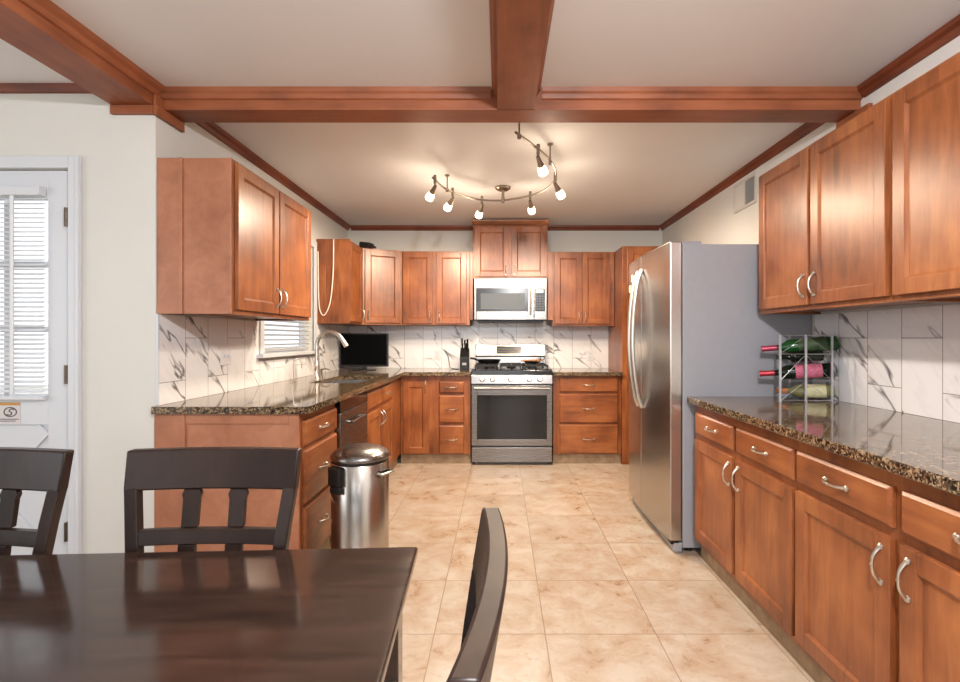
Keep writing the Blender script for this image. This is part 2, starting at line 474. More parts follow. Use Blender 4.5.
# ------------------------------------------------------------------ structure
struct(MB().box(XDL - T, YREAR - T, -0.1, XR + T, YD + T, 0).box(XL - T, YD + T, -0.1, XR + T, YB + T, 0).build('floor', 'floor'))
struct(MB().box(-14, -14, -0.2, 14, 14, -0.101).build('ground', plain('outdoor_paving', (196, 192, 184), 0.8, noise=0.1)))
struct(MB().box(XDL - T, YREAR - T, CZ, XR + T, YD + T, CZ + 0.1).box(XL - T, YD + T, CZ, XR + T, YB + T, CZ + 0.1).build('ceiling', 'ceil'))
struct(MB().box(XL - T, YB, 0, XR + T, YB + T, CZ).build('wall_back', 'wall'))
struct(MB().box(XR, YREAR - T, 0, XR + T, YB, CZ).build('wall_right', 'wall'))
wl = MB()
wl.box(XL - T, YD + T, 0, XL, WY0, CZ).box(XL - T, WY1, 0, XL, YB, CZ).box(XL - T, WY0, 0, XL, WY1, WZ0).box(XL - T, WY0, WZ1, XL, WY1, CZ)
struct(wl.build('wall_left', 'wall'))
wd = MB()
wd.box(DX1, YD, 0, XL, YD + T, CZ).box(XDL - T, YD, 0, DX0, YD + T, CZ).box(DX0, YD, DZ, DX1, YD + T, CZ)
struct(wd.build('wall_dining', 'wall'))
ws = MB()
ws.box(XDL - T, YREAR, 0, XDL, -1.2, CZ).box(XDL - T, 1.2, 0, XDL, YD, CZ).box(XDL - T, -1.2, 0, XDL, 1.2, 0.7).box(XDL - T, -1.2, 2.2, XDL, 1.2, CZ)
struct(ws.build('wall_dining_left', 'wall'))
wr = MB()
wr.box(XDL - T, YREAR - T, 0, -2.5, YREAR, CZ).box(0.7, YREAR - T, 0, XR, YREAR, CZ).box(-2.5, YREAR - T, 0, 0.7, YREAR, 0.6).box(-2.5, YREAR - T, 2.3, 0.7, YREAR, CZ)
struct(wr.build('wall_rear', 'wall'))

# beams
BZ = 2.338
cb = MB().box(XL, YD + 0.04, BZ, XR, YD + 0.19, CZ)
struct(cb.build('trim_1', 'beamx', bevel=0.004))
struct(MB().prism([(YD + 0.04, 2.385), (YD + 0.030, 2.39), (YD + 0.026, 2.41), (YD + 0.018, 2.42), (YD + 0.014, CZ), (YD + 0.04, CZ)], 'X', 0.205, XR).build('trim_2', 'beamx'))
struct(MB().prism([(YD + 0.04, 2.385), (YD + 0.030, 2.39), (YD + 0.026, 2.41), (YD + 0.018, 2.42), (YD + 0.014, CZ), (YD + 0.04, CZ)], 'X', XL, -0.045).build('trim_3', 'beamx'))
struct(MB().box(-0.012, YREAR, BZ, 0.170, YD + 0.038, CZ).build('trim_4', 'beamy', bevel=0.004))
def side_crown(x, sgn, y0, y1, name, mat='beamy', h=0.05, pr=0.040):
    return struct(MB().prism([(x, CZ - h), (x + sgn * 0.012, CZ - h + 0.004), (x + sgn * 0.02, CZ - h * 0.55), (x + sgn * 0.9 * pr, CZ - h * 0.35), (x + sgn * pr, CZ), (x, CZ)], 'Y', y0, y1).build(name, mat))
side_crown(-0.012, -1, YREAR, YD + 0.03, 'trim_5', h=0.04, pr=0.028)
side_crown(0.170, 1, YREAR, YD + 0.03, 'trim_6', h=0.04, pr=0.028)
struct(MB().box(-1.868, YREAR, BZ, XL - 0.004, YD, CZ).build('trim_7', 'beamy', bevel=0.004))
side_crown(XL - 0.004, 1, YREAR, YD + 0.014, 'trim_8', h=0.055)
# ledger boards under the beam ends
struct(MB().box(-1.865, YD - 0.022, BZ - 0.045, XL - 0.0005, YD - 0.001, BZ - 0.002).build('trim_9', 'beamx', bevel=0.003))
struct(MB().box(XL + 0.001, YD - 0.02, BZ - 0.05, XL + 0.022, YD + 0.19, BZ - 0.002).box(XL + 0.001, YD - 0.02, BZ - 0.002, XL + 0.014, YD + 0.039, CZ - 0.054).build('trim_10', 'beamy', bevel=0.003))
struct(MB().box(XR - 0.024, YD - 0.04, BZ - 0.05, XR - 0.002, YD + 0.19, BZ - 0.002).build('trim_11', 'beamy', bevel=0.003))
# crowns
side_crown(XL, 1, YD + 0.2, YB, 'trim_12', 'trimy')
side_crown(XR, -1, YD + 0.2, YB, 'trim_13', 'trimy')
side_crown(XR, -1, YREAR, YD + 0.014, 'trim_14', 'trimy', h=0.055)
def cross_crown(y, x0, x1, name, h=0.05):
    return struct(MB().prism([(y, CZ - h), (y - 0.012, CZ - h + 0.004), (y - 0.02, CZ - h * 0.55), (y - 0.036, CZ - h * 0.35), (y - 0.040, CZ), (y, CZ)], 'X', x0, x1).build(name, 'trimx'))
cross_crown(YB, XL + 0.04, XR - 0.04, 'trim_15')
struct(MB().prism([(YD, CZ - 0.042), (YD - 0.010, CZ - 0.038), (YD - 0.016, CZ - 0.012), (YD - 0.018, CZ), (YD, CZ)], 'X', XDL, -1.869).build('trim_16', 'trimx'))

# backsplash tile (local x runs along each wall so that the tile joints follow it)
def splash(name, rects, loc, rz):
    b = MB()
    for x0, z0, x1, z1 in rects: b.box(x0, 0, z0, x1, 0.009, z1)
    o = b.build(name, 'marble'); o.location = loc; o.rotation_euler = (0, 0, rz)
    return struct(o)
SZ = CT + 0.001
a0 = YD + 0.01
splash('trim_17', [(0, SZ, WY0 - 0.06 - a0, 1.336), (WY0 - 0.06 - a0, SZ, WY1 + 0.06 - a0, WZ0 - 0.04), (WY1 + 0.06 - a0, SZ, YB - 0.011 - a0, 1.350)], (XL + 0.010, a0, 0), PI / 2)
splash('trim_18', [(0, SZ, 1.178 - XL - 0.011, 1.350), (1.36, 1.351, 2.16, 1.41)], (XL + 0.011, YB - 0.010, 0), 0)
splash('trim_19', [(0, SZ, 1.93, 1.350)], (XR - 0.010, 2.80, 0), -PI / 2)
# grey metal edge strip where the tile ends by the dining wall
struct(MB().box(XL + 0.0005, YD + 0.0005, CT + 0.001, XL + 0.012, YD + 0.009, 1.336).build('trim_20', 'white'))

# kitchen window
win = struct(bpy.data.objects.new('window_1', None)); COL.objects.link(win)
f = MB()
c = 0.058
f.box(XL + 0.0105, WY0 - c, WZ0 + 0.012, XL + 0.024, WY0, WZ1 + c).box(XL + 0.0105, WY1, WZ0 + 0.012, XL + 0.024, WY1 + c, WZ1 + c).box(XL + 0.0105, WY0, WZ1, XL + 0.024, WY1, WZ1 + c)
f.build('casing', 'white', win, bevel=0.003)
f = MB()
for (ya, yb, za, zb) in ((WY0, WY0 + 0.04, WZ0, WZ1), (WY1 - 0.04, WY1, WZ0, WZ1), (WY0 + .04, WY1 - .04, WZ0, WZ0 + 0.05), (WY0 + .04, WY1 - .04, WZ1 - 0.04, WZ1), (WY0 + .04, WY1 - .04, 1.54, 1.58)):
    f.box(XL - 0.105, ya, za, XL - 0.06, yb, zb)
f.build('sash', 'white', win)
MB().box(XL - 0.087, WY0 + .035, WZ0 + .04, XL - 0.083, WY1 - .035, WZ1 - .035).build('pane', 'glass', win)
MB().box(XL - 0.06, WY0 - 0.09, WZ0 - 0.018, XL + 0.055, WY1 + 0.085, WZ0 + 0.010).build('sill', 'white', win, bevel=0.004)
f = MB()
z = WZ0 + 0.035
while z < WZ1 - 0.05:
    f.box(-0.022, WY0 + 0.012, -0.0008, 0.022, WY1 - 0.012, 0.0008, Matrix.Translation((XL - 0.03, 0, z)) @ Matrix.Rotation(math.radians(-18), 4, 'Y'))
    z += 0.036
f.build('blind_slats', 'blind', win)
MB().box(XL - 0.055, WY0 + 0.008, WZ1 - 0.045, XL - 0.005, WY1 - 0.008, WZ1 - 0.002).build('blind_head', 'blind', win)

# entry door
door = struct(bpy.data.objects.new('door_1', None)); COL.objects.link(door)
door.location = (0, YD, 0)
d0, d1 = DX0 + 0.005, DX1 - 0.005
gx0, gx1, gz0, gz1 = d0 + 0.075, -2.19, 0.945, 1.895
sl = MB()
ya, yb = 0.012, 0.052
sl.box(d0, ya, 0.008, gx0, yb, DZ - 0.004).box(gx1, ya, 0.008, d1, yb, DZ - 0.004)
sl.box(gx0, ya, gz1, gx1, yb, DZ - 0.004).box(gx0, ya, 0.80, gx1, yb, gz0).box(gx0, ya, 0.008, gx1, yb, 0.16)
sl.box(gx0, ya + 0.014, 0.16, gx1, yb, 0.80)
sl.build('door_slab', 'white', door, bevel=0.002)
cbk = MB()
xa, xb, za, zb = gx0, gx1, 0.16, 0.80
L_ = math.hypot(xb - xa, zb - za); an = math.atan2(zb - za, xb - xa)
for s_ in (1, -1):
    cbk.box(-L_ / 2 + 0.03, -0.006 - 0.001 * s_, -0.035, L_ / 2 - 0.03, 0.006, 0.035, Matrix.Translation(((xa + xb) / 2, ya + 0.008, (za + zb) / 2)) @ Matrix.Rotation(-an * s_, 4, 'Y'))
cbk.build('crossbuck', 'white', door, bevel=0.002)
mu = MB()
for k in (1, 2):
    xx = gx0 + (gx1 - gx0) * k / 3; zz = gz0 + (gz1 - gz0) * k / 3
    mu.box(xx - 0.014, 0.022, gz0, xx + 0.014, 0.044, gz1)
    mu.box(gx0, 0.0225, zz - 0.014, gx1, 0.0435, zz + 0.014)
mu.build('muntins', 'white', door)
MB().box(gx0, 0.031, gz0, gx1, 0.035, gz1).build('pane', 'glass', door)
f = MB(); z = gz0 + 0.02
while z < gz1 - 0.01:
    f.box(gx0 - 0.01, -0.0115, -0.0006, gx1 + 0.002, 0.0115, 0.0006, Matrix.Translation((0, -0.006, z)) @ Matrix.Rotation(math.radians(30), 4, 'X'))
    z += 0.0225
f.build('blind_slats', 'blind', door)
MB().box(gx0 - 0.03, -0.03, 1.902, gx1 - 0.005, 0.011, 1.945).build('blind_head', 'white', door, bevel=0.003)
MB().box(gx0 - 0.01, -0.018, gz0 - 0.022, gx1 + 0.004, 0.006, gz0 - 0.002).build('blind_bottom_rail', 'white', door, bevel=0.003)
lad = MB()
for xx in (gx0 + 0.06, gx1 - 0.145): lad.box(xx - 0.009, -0.0205, gz0, xx + 0.009, -0.0195, gz1 + 0.01)
lad.build('blind_ladder_tapes', 'blind', door)
for z in (0.29, 1.045, 1.80):
    h = MB().lathe([(0.009, -0.045), (0.009, 0.045)], 10, center=(DX1 - 0.010, -0.012, z)).box(DX1 - 0.020, -0.012, z - 0.043, DX1 - 0.001, 0.0115, z + 0.043)
    h.build('hinge', 'brass', door)
MB().lathe([(0.026, 0), (0.026, 0.012), (0.012, 0.02), (0.012, 0.045), (0.028, 0.055), (0.03, 0.075), (0.02, 0.088), (0, 0.09)], 20, Matrix.Rotation(PI / 2, 4, 'X'), (d0 + 0.065, ya, 0.95)).build('door_knob', 'nickel', door, smooth=True)
# sticker on the door
st = thing('door_sticker', 'small pale notice sticker with an orange band stuck below the door window', 'sticker', (-2.375, YD + 0.0112, 0.86))
MB().box(-0.06, -0.001, -0.052, 0.053, 0, 0.048).build('sticker_sheet', 'sign', st)
MB().box(-0.06, -0.0016, 0.034, 0.053, -0.0011, 0.048).build('band', 'orange', st)
em = MB()
em.tube([(0.005 + 0.03 * math.cos(t), -0.0016, 0.002 + 0.022 * math.sin(t)) for t in [2 * PI * k / 24 for k in range(25)]], 0.0025, 6)
em.tube(spline([(0.022, -0.0016, 0.013), (0.008, -0.0016, 0.017), (0.0, -0.0016, 0.006), (0.012, -0.0016, -0.002), (0.005, -0.0016, -0.013), (-0.012, -0.0016, -0.01)], 5), 0.0025, 6)
em.box(-0.05, -0.0016, -0.035, 0.045, -0.0011, -0.031).box(-0.05, -0.0016, -0.044, 0.03, -0.0011, -0.040)
em.build('emblem', 'ink', st)
# door casing
f = MB()
cw = 0.058
f.box(DX1, YD - 0.018, 0, DX1 + cw, YD - 0.0005, DZ + cw).box(DX0 - cw, YD - 0.018, 0, DX0, YD - 0.0005, DZ + cw).box(DX0, YD - 0.018, DZ, DX1, YD - 0.0005, DZ + cw)
f.box(DX1 + 0.038, YD - 0.026, 0, DX1 + cw, YD - 0.018, DZ + cw)
struct(f.build('trim_21', 'white', bevel=0.004))
struct(MB().box(DX1 + cw, YD - 0.014, 0, XL, YD - 0.0005, 0.09).build('baseboard_dining', 'white', bevel=0.003))

# ------------------------------------------------------------------ cabinets
def handle_mb(length, proj, r=0.0045):
    # arched pull along local x, standing off -y, with flared feet
    b = MB(); h = length / 2; pts = []
    for k in range(13):
        t = -1 + 2 * k / 12
        pts.append((t * h, -proj * (1 - abs(t) ** 2.6) - 0.001, 0))
    rs = [r * (1.55 - 0.75 * (1 - abs(-1 + 2 * k / 12))) for k in range(13)]
    b.tube(pts, rs, 8)
    for s_ in (-1, 1):
        b.lathe([(0.0095, 0), (0.0095, 0.003), (0.005, 0.008), (0, 0.008)], 12, Matrix.Rotation(PI / 2, 4, 'X'), (s_ * h, 0, 0))
    b.lathe([(0.0, -0.004), (r * 1.5, -0.003), (r * 1.5, 0.003), (0, 0.004)], 10, Matrix.Rotation(PI / 2, 4, 'Y'), (0, -proj - 0.001, 0))
    return b
HM = handle_mb(0.100, 0.025, 0.0037).build('handle', 'nickel', smooth=True)
HANDLE_MESH = HM.data
bpy.data.objects.remove(HM)
def add_handle(parent, x, z, vertical, y=-0.0205):
    o = bpy.data.objects.new('handle', HANDLE_MESH); COL.objects.link(o)
    o.parent = parent; o.location = (x, y, z)
    if vertical: o.rotation_euler = (0, PI / 2, 0)
    return o
def door_front(root, x0, x1, z0, z1, hnd=None, hz=None, name='door'):
    b = MB(); r = 0.056; y0 = -0.0205; y1 = -0.0005
    b.box(x0, y0, z0, x0 + r, y1, z1).box(x1 - r, y0, z0, x1, y1, z1).box(x0 + r, y0, z0, x1 - r, y1, z0 + r).box(x0 + r, y0, z1 - r, x1 - r, y1, z1)
    b.box(x0 + r - 0.001, y0 + 0.0095, z0 + r - 0.001, x1 - r + 0.001, y1, z1 - r + 0.001)
    q = 0.009                                    # inner bead
    xa, xb, za, zb = x0 + r, x1 - r, z0 + r, z1 - r
    for (p, o_) in ((((xa, za), (xb, za), (xb - q, za + q), (xa + q, za + q)), 0), (((xa, zb), (xb, zb), (xb - q, zb - q), (xa + q, zb - q)), 0),
                    (((xa, za), (xa, zb), (xa + q, zb - q), (xa + q, za + q)), 0), (((xb, za), (xb, zb), (xb - q, zb - q), (xb - q, za + q)), 0)):
        b.poly([(p[0][0], y0 + 0.002, p[0][1]), (p[1][0], y0 + 0.002, p[1][1]), (p[2][0], y0 + 0.0092, p[2][1]), (p[3][0], y0 + 0.0092, p[3][1])], [(0, 1, 2, 3)])
    o = b.build(name, 'wood', root, bevel=0.0025)
    if hnd:
        hx = x0 + 0.03 if hnd == 'L' else x1 - 0.03
        add_handle(o, hx, hz, True)
    return o
def drawer_front(root, x0, x1, z0, z1, hnd=True, name='drawer'):
    b = MB(); y0 = -0.0205; y1 = -0.0005
    b.box(x0, -0.012, z0, x1, y1, z1)
    i = 0.010
    b.hexa([(x0, -0.012, z0), (x1, -0.012, z0), (x1, -0.012, z1), (x0, -0.012, z1)], [(x0 + i, y0, z0 + i), (x1 - i, y0, z0 + i), (x1 - i, y0, z1 - i), (x0 + i, y0, z1 - i)])
    o = b.build(name, 'woodx', root, bevel=0.0015)
    if hnd: add_handle(o, (x0 + x1) / 2, (z0 + z1) / 2, False)
    return o
def carcass(root, w, d, z0, z1, top, mat='wood'):
    b = MB()
    b.box(0, 0.0, z0, w, 0.02, z1)
    b.box(0, 0.02, z0, 0.018, d, z1).box(w - 0.018, 0.02, z0, w, d, z1)
    b.box(0.018, 0.02, z0 + 0.012, w - 0.018, d, z0 + 0.03).box(0.018, d - 0.008, z0 + 0.03, w - 0.018, d, z1)
    if top: b.box(0.018, 0.02, z1 - 0.018, w - 0.018, d - 0.008, z1)
    return b.build('body', mat, root, bevel=0.0015)
TOE = 0.095
BT = CT - 0.036
def base_cabinet(name, label, loc, rz, w, d, fronts, cat='cabinet', toe_depth=0.03, group=None):
    root = thing(name, label, cat, loc, rz, group)
    carcass(root, w, d, TOE, BT, False)
    MB().box(0, toe_depth, 0.0, w, toe_depth + 0.018, TOE).build('toe_kick', 'toe', root)
    for fr in fronts:
        if fr[0] == 'door': door_front(root, *fr[1:])
        else: drawer_front(root, *fr[1:])
    return root
def wall_cabinet(name, label, loc, rz, w, d, z0, z1, fronts, cat='cabinet', group=None):
    root = thing(name, label, cat, (loc[0], loc[1], z0), rz, group)
    carcass(root, w, d, 0, z1 - z0, True)
    for fr in fronts:
        g = list(fr[1:]); g[2] -= z0; g[3] -= z0
        if len(g) > 5 and g[5]: g[5] -= z0
        door_front(root, *g)
    return root

DB, DT, RB, RT = 0.125, 0.668, 0.697, 0.812
# right run, far cabinet then near cabinet (front at X = 1.09)
RD = XR - 0.001 - 1.09
base_cabinet('base_cabinet', 'long cherry base cabinet beside the fridge under the wine rack', (1.09, 2.785, 0), -PI / 2, 0.960, RD,
    [('door', 0.035, 0.474, DB, DT, 'R', 0.585), ('door', 0.507, 0.950, DB, DT, 'L', 0.585), ('drawer', 0.035, 0.474, RB, RT), ('drawer', 0.507, 0.950, RB, RT)])
base_cabinet('base_cabinet', 'cherry base cabinet at the right edge, nearest the dining room', (1.09, 1.824, 0), -PI / 2, 0.960, RD,
    [('door', 0.010, 0.450, DB, DT, 'R', 0.585), ('door', 0.483, 0.925, DB, DT, 'L', 0.585), ('drawer', 0.010, 0.450, RB, RT), ('drawer', 0.483, 0.925, RB, RT)])
# left run (front at X = -0.965)
FL = -0.965
LD = FL - XL - 0.001
y0 = YD
lb = base_cabinet('base_cabinet', 'three drawer cherry cabinet at the open near end of the left counter', (FL, YD + 0.002, 0), PI / 2, 0.511, LD,
    [('drawer', 0.02, 0.495, 0.69, 0.815), ('drawer', 0.02, 0.495, 0.41, 0.67), ('drawer', 0.02, 0.495, 0.125, 0.39)])
ep = MB()
ep.box(-0.014, 0.0, 0.0, -0.0005, 0.05, BT).box(-0.014, LD - 0.135, 0.0, -0.0005, LD, BT).box(-0.014, 0.05, BT - 0.05, -0.0005, LD - 0.135, BT).box(-0.008, 0.05, 0.0, -0.0005, LD - 0.135, BT - 0.05)
ep.box(-0.018, LD - 0.150, 0.0, -0.014, LD - 0.132, BT)
ep.build('end_panel', 'panel', lb, bevel=0.002)
base_cabinet('sink_cabinet', 'cherry sink base cabinet between the dishwasher and the far corner', (FL, 3.545, 0), PI / 2, 1.292, LD,
    [('door', 0.02, 0.445, DB, DT, 'R', 0.585), ('door', 0.463, 0.888, DB, DT, 'L', 0.585), ('drawer', 0.02, 0.445, RB, RT + 0.01, False), ('drawer', 0.463, 0.888, RB, RT + 0.01)])
# back run
BD = YB - 0.001 - 4.84
base_cabinet('base_cabinet', 'cherry corner cabinet with one tall door and three drawers, left of the range', (-0.963, 4.84, 0), 0, 0.678, BD,
    [('door', 0.030, 0.275, 0.105, 0.80, 'R', 0.755), ('drawer', 0.375, 0.617, 0.69, 0.80), ('drawer', 0.375, 0.617, 0.40, 0.665), ('drawer', 0.375, 0.617, 0.105, 0.375)], toe_depth=0.02)
base_cabinet('base_cabinet', 'wide three drawer cherry cabinet right of the range', (0.515, 4.84, 0), 0, 0.660, BD,
    [('drawer', 0.06, 0.625, 0.70, 0.835), ('drawer', 0.06, 0.625, 0.40, 0.68), ('drawer', 0.06, 0.625, 0.105, 0.385)], toe_depth=0.02)
# pantry
pn = thing('pantry_cabinet', 'full height cherry pantry cabinet in the back right corner behind the fridge', 'cabinet', (1.178, 4.82, 0))
PW, PD = XR - 0.001 - 1.178, YB - 0.001 - 4.82
carcass(pn, PW, PD, 0.0, 2.105, True)
door_front(pn, 0.045, PW - 0.03, 1.375, 2.085, 'L', 1.46)
door_front(pn, 0.045, PW - 0.03, 0.125, 1.345, 'L', 1.0)

# wall cabinets
UZ0, UZ1 = 1.352, 2.118
UD = XR - 0.001 - 1.44
wall_cabinet('wall_cabinet', 'two door cherry wall cabinet next to the fridge above the wine rack', (1.44, 2.775), -PI / 2, 0.945, UD, UZ0, UZ1,
    [('door', 0.030, 0.462, UZ0 + 0.022, UZ1 - 0.016, 'R', 1.465), ('door', 0.485, 0.930, UZ0 + 0.022, UZ1 - 0.016, 'L', 1.465)])
wall_cabinet('wall_cabinet', 'cherry wall cabinet at the upper right edge, nearest the dining room', (1.44, 1.829), -PI / 2, 0.945, UD, UZ0, UZ1,
    [('door', 0.018, 0.455, UZ0 + 0.022, UZ1 - 0.016, 'R', 1.465), ('door', 0.480, 0.925, UZ0 + 0.022, UZ1 - 0.016, 'L', 1.465)])
KZ0, KZ1 = 1.337, 2.092
KF = -1.30
KD = KF - XL - 0.001
kc = wall_cabinet('wall_cabinet', 'large two door cherry wall cabinet left of the sink window', (KF, YD + 0.016), PI / 2, 0.985, KD, KZ0, KZ1,
    [('door', 0.022, 0.472, KZ0 + 0.022, KZ1 - 0.016, 'R', 1.45), ('door', 0.490, 0.963, KZ0 + 0.022, KZ1 - 0.016, 'L', 1.45)])
ep = MB(); h_ = KZ1 - KZ0
ep.box(-0.010, 0.0, 0, -0.0005, 0.022, h_).box(-0.006, 0.022, 0, -0.0005, KD - 0.125, h_).box(-0.009, KD - 0.105, 0, -0.0005, KD, h_).box(-0.014, KD - 0.125, 0, -0.0005, KD - 0.105, h_)
ep.build('end_panel', 'panel', kc, bevel=0.002)
HD = YB - 0.001 - 5.14
wall_cabinet('wall_cabinet', 'two door cherry wall cabinet on the back wall left of the microwave', (-1.005, 5.14), 0, 0.694, HD, UZ0, 2.112,
    [('door', 0.012, 0.315, UZ0 + 0.016, 2.098, 'R', 1.44), ('door', 0.354, 0.660, UZ0 + 0.016, 2.098, 'L', 1.44)])
wall_cabinet('wall_cabinet', 'two door cherry wall cabinet on the back wall right of the microwave', (0.540, 5.14), 0, 0.634, HD, 1.345, 2.105,
    [('door', 0.020, 0.300, 1.365, 2.09, 'R', 1.43), ('door', 0.304, 0.585, 1.365, 2.09, 'L', 1.43)])
oc = wall_cabinet('wall_cabinet', 'short raised cherry cabinet above the microwave, reaching up to the ceiling moulding', (-0.275, 5.12), 0, 0.762, YB - 0.001 - 5.12, 1.828, 2.385,
    [('door', 0.018, 0.366, 1.845, 2.355, 'R', 1.92), ('door', 0.394, 0.744, 1.845, 2.355, 'L', 1.92)])
zz = -1.828
MB().prism([(0.0, 2.375 + zz), (-0.012, 2.38 + zz), (-0.03, 2.41 + zz), (-0.034, 2.425 + zz), (0.28, 2.425 + zz), (0.28, 2.386 + zz), (0.0, 2.386 + zz)], 'X', -0.012, 0.774).build('crown', 'woodx', oc)
for xa, xb in ((-0.033, -0.001), (0.763, 0.814)): MB().box(xa, 0.0, 1.405 + zz, xb, 0.329, 2.105 + zz).build('side_filler', 'wood', oc, bevel=0.002)
# corner wall cabinet with end panel, narrow door and angled door
cc = thing('corner_wall_cabinet', 'cherry corner wall cabinet with narrow side door and plain end panel beyond the sink', 'cabinet', (XL + 0.001, 4.52, UZ0))
fx = -1.372 - XL - 0.001; hh = 2.115 - UZ0
p1 = (fx, 0.44); p2 = (0.652, 0.615)
MB().prism([(0, 0), (fx, 0), p1, p2, (0.652, YB - 4.522), (0, YB - 4.522)], 'Z', 0, hh).build('body', 'wood', cc, bevel=0.002)
MB().box(0, -0.006, 0, 0.085, -0.0005, hh).box(0.205, -0.003, 0, fx + 0.018, -0.0005, hh).build('end_panel', 'wood', cc, bevel=0.001)
def swing(root, ox, oy, rz, w_, hnd, hz):
    # a door front on an angled face
    o = door_front(root, 0, w_, 0.02, hh - 0.016, hnd, hz)
    o.location = (ox, oy, 0); o.rotation_euler = (0, 0, rz)
swing(cc, fx, 0.02, PI / 2, 0.385, 'R', 0.10)
ang = math.atan2(p2[1] - p1[1], p2[0] - p1[0]); ln = math.hypot(p2[0] - p1[0], p2[1] - p1[1])
swing(cc, p1[0] + 0.03 * math.cos(ang), p1[1] + 0.03 * math.sin(ang), ang, ln - 0.05, 'L', 0.10)

# ------------------------------------------------------------------ countertops
SKX0, SKX1, SKY0, SKY1 = -1.39, -1.03, 3.62, 4.34
cx1 = -0.915
k = MB()
zb = CT - 0.035
for (xa, ya, xb, yb) in ((XL + 0.001, 2.378, cx1, SKY0), (XL + 0.001, SKY0, SKX0, SKY1), (SKX1, SKY0, cx1, SKY1), (XL + 0.001, SKY1, cx1, YB - 0.001), (cx1, 4.79, -0.283, YB - 0.001)):
    k.box(xa, ya, zb, xb, yb, CT)
bmesh.ops.remove_doubles(k.bm, verts=k.bm.verts, dist=1e-5)
tag(k.build('countertop', 'granite'), 'dark speckled granite countertop running from the left end round to the range', 'countertop')
tag(MB().box(0.513, 4.79, zb, 1.176, YB - 0.001, CT).build('countertop', 'granite', bevel=0.003), 'short granite countertop between the range and the pantry', 'countertop')
tag(MB().box(1.048, 0.86, zb, XR - 0.001, 2.800, CT).build('countertop', 'granite', bevel=0.004), 'granite countertop along the right wall under the wine rack', 'countertop')

# sink
sk = thing('kitchen_sink', 'stainless undermount sink below the window', 'sink', ((SKX0 + SKX1) / 2, (SKY0 + SKY1) / 2, 0.68))
sx, sy = (SKX1 - SKX0) / 2, (SKY1 - SKY0) / 2
b = MB(); t = 0.004; hz = zb - 0.68 - 0.001
b.box(-sx - t, -sy - t, 0, sx + t, sy + t, t).box(-sx - t, -sy - t, t, -sx, sy + t, hz).box(sx, -sy - t, t, sx + t, sy + t, hz).box(-sx, -sy - t, t, sx, -sy, hz).box(-sx, sy, t, sx, sy + t, hz)
b.build('basin', 'steely', sk)
MB().lathe([(0.04, 0), (0.04, 0.003), (0.02, 0.002), (0, 0.002)], 20, center=(0, 0, t)).build('drain', 'nickel', sk)

# faucet
fa = thing('kitchen_faucet', 'tall brushed nickel gooseneck faucet behind the sink', 'faucet', (-1.44, 3.93, CT))
MB().lathe([(0.030, 0), (0.030, 0.006), (0.026, 0.012), (0.024, 0.05), (0.0225, 0.12), (0.018, 0.15), (0, 0.15)], 20).build('base', 'nickel', fa, smooth=True)
pts = [(0, 0, 0.13), (0, 0, 0.26)] + [(0.105 - 0.105 * math.cos(a), 0, 0.27 + 0.105 * math.sin(a)) for a in [PI * k / 14 for k in range(0, 13)]]
MB().tube(pts, 0.0155, 12).build('spout', 'nickel', fa, smooth=True)
e_ = Vector(pts[-1]); dr = (Vector(pts[-1]) - Vector(pts[-2])).normalized()
MB().tube([e_ - dr * 0.005, e_ + dr * 0.02, e_ + dr * 0.065], [0.0165, 0.018, 0.0195], 12).build('spray_head', 'nickel', fa, smooth=True)
MB().tube([(0.0, -0.018, 0.075), (0.005, -0.045, 0.085), (0.03, -0.085, 0.115)], [0.008, 0.007, 0.005], 8).build('lever', 'nickel', fa, smooth=True)
sd = thing('soap_dispenser', 'short nickel soap dispenser pump right of the gooseneck faucet', 'soap dispenser', (-1.475, 4.12, CT))
MB().lathe([(0.02, 0), (0.02, 0.005), (0.012, 0.012), (0.011, 0.05), (0.014, 0.06), (0.014, 0.075), (0, 0.078)], 16).build('base', 'nickel', sd, smooth=True)
MB().tube([(0, 0, 0.068), (0.04, 0, 0.075), (0.075, 0, 0.062)], [0.007, 0.006, 0.005], 8).build('nozzle', 'nickel', sd, smooth=True)
sf = thing('filter_tap', 'slim grey arched tap standing under the window sill left of the faucet', 'tap', (-1.53, 3.70, CT))
MB().lathe([(0.016, 0), (0.016, 0.005), (0.007, 0.012), (0, 0.012)], 14).build('base', 'nickel', sf, smooth=True)
MB().tube(spline([(0, 0, 0.01), (0, 0, 0.13), (0.012, 0.006, 0.165), (0.035, 0.018, 0.17), (0.05, 0.026, 0.14), (0.052, 0.027, 0.10)], 6), 0.0045, 8).build('spout', 'nickel', sf, smooth=True)

# ------------------------------------------------------------------ dishwasher
dw = thing('dishwasher', 'stainless steel dishwasher under the left counter behind the trash can', 'dishwasher', (FL, 2.925, 0), PI / 2)
DWW = 0.612
MB().box(0.004, 0.0, 0.10, DWW - 0.004, 0.58, BT - 0.002).box(0.02, 0.05, 0, DWW - 0.02, 0.55, 0.10).build('body', 'black', dw)
MB().box(0.006, -0.030, 0.105, DWW - 0.006, -0.001, 0.775).build('door', 'steelx', dw, bevel=0.004)
MB().box(0.006, -0.030, 0.778, DWW - 0.006, -0.001, BT - 0.004).build('control_panel', 'blackgl', dw, bevel=0.004)
hb = MB().tube([(0.15, -0.055, 0.70), (DWW - 0.15, -0.055, 0.70)], 0.009, 10)
for xx in (0.18, DWW - 0.18): hb.tube([(xx, -0.030, 0.70), (xx, -0.055, 0.70)], 0.007, 8)
hb.build('handle', 'steelx', dw, smooth=True)

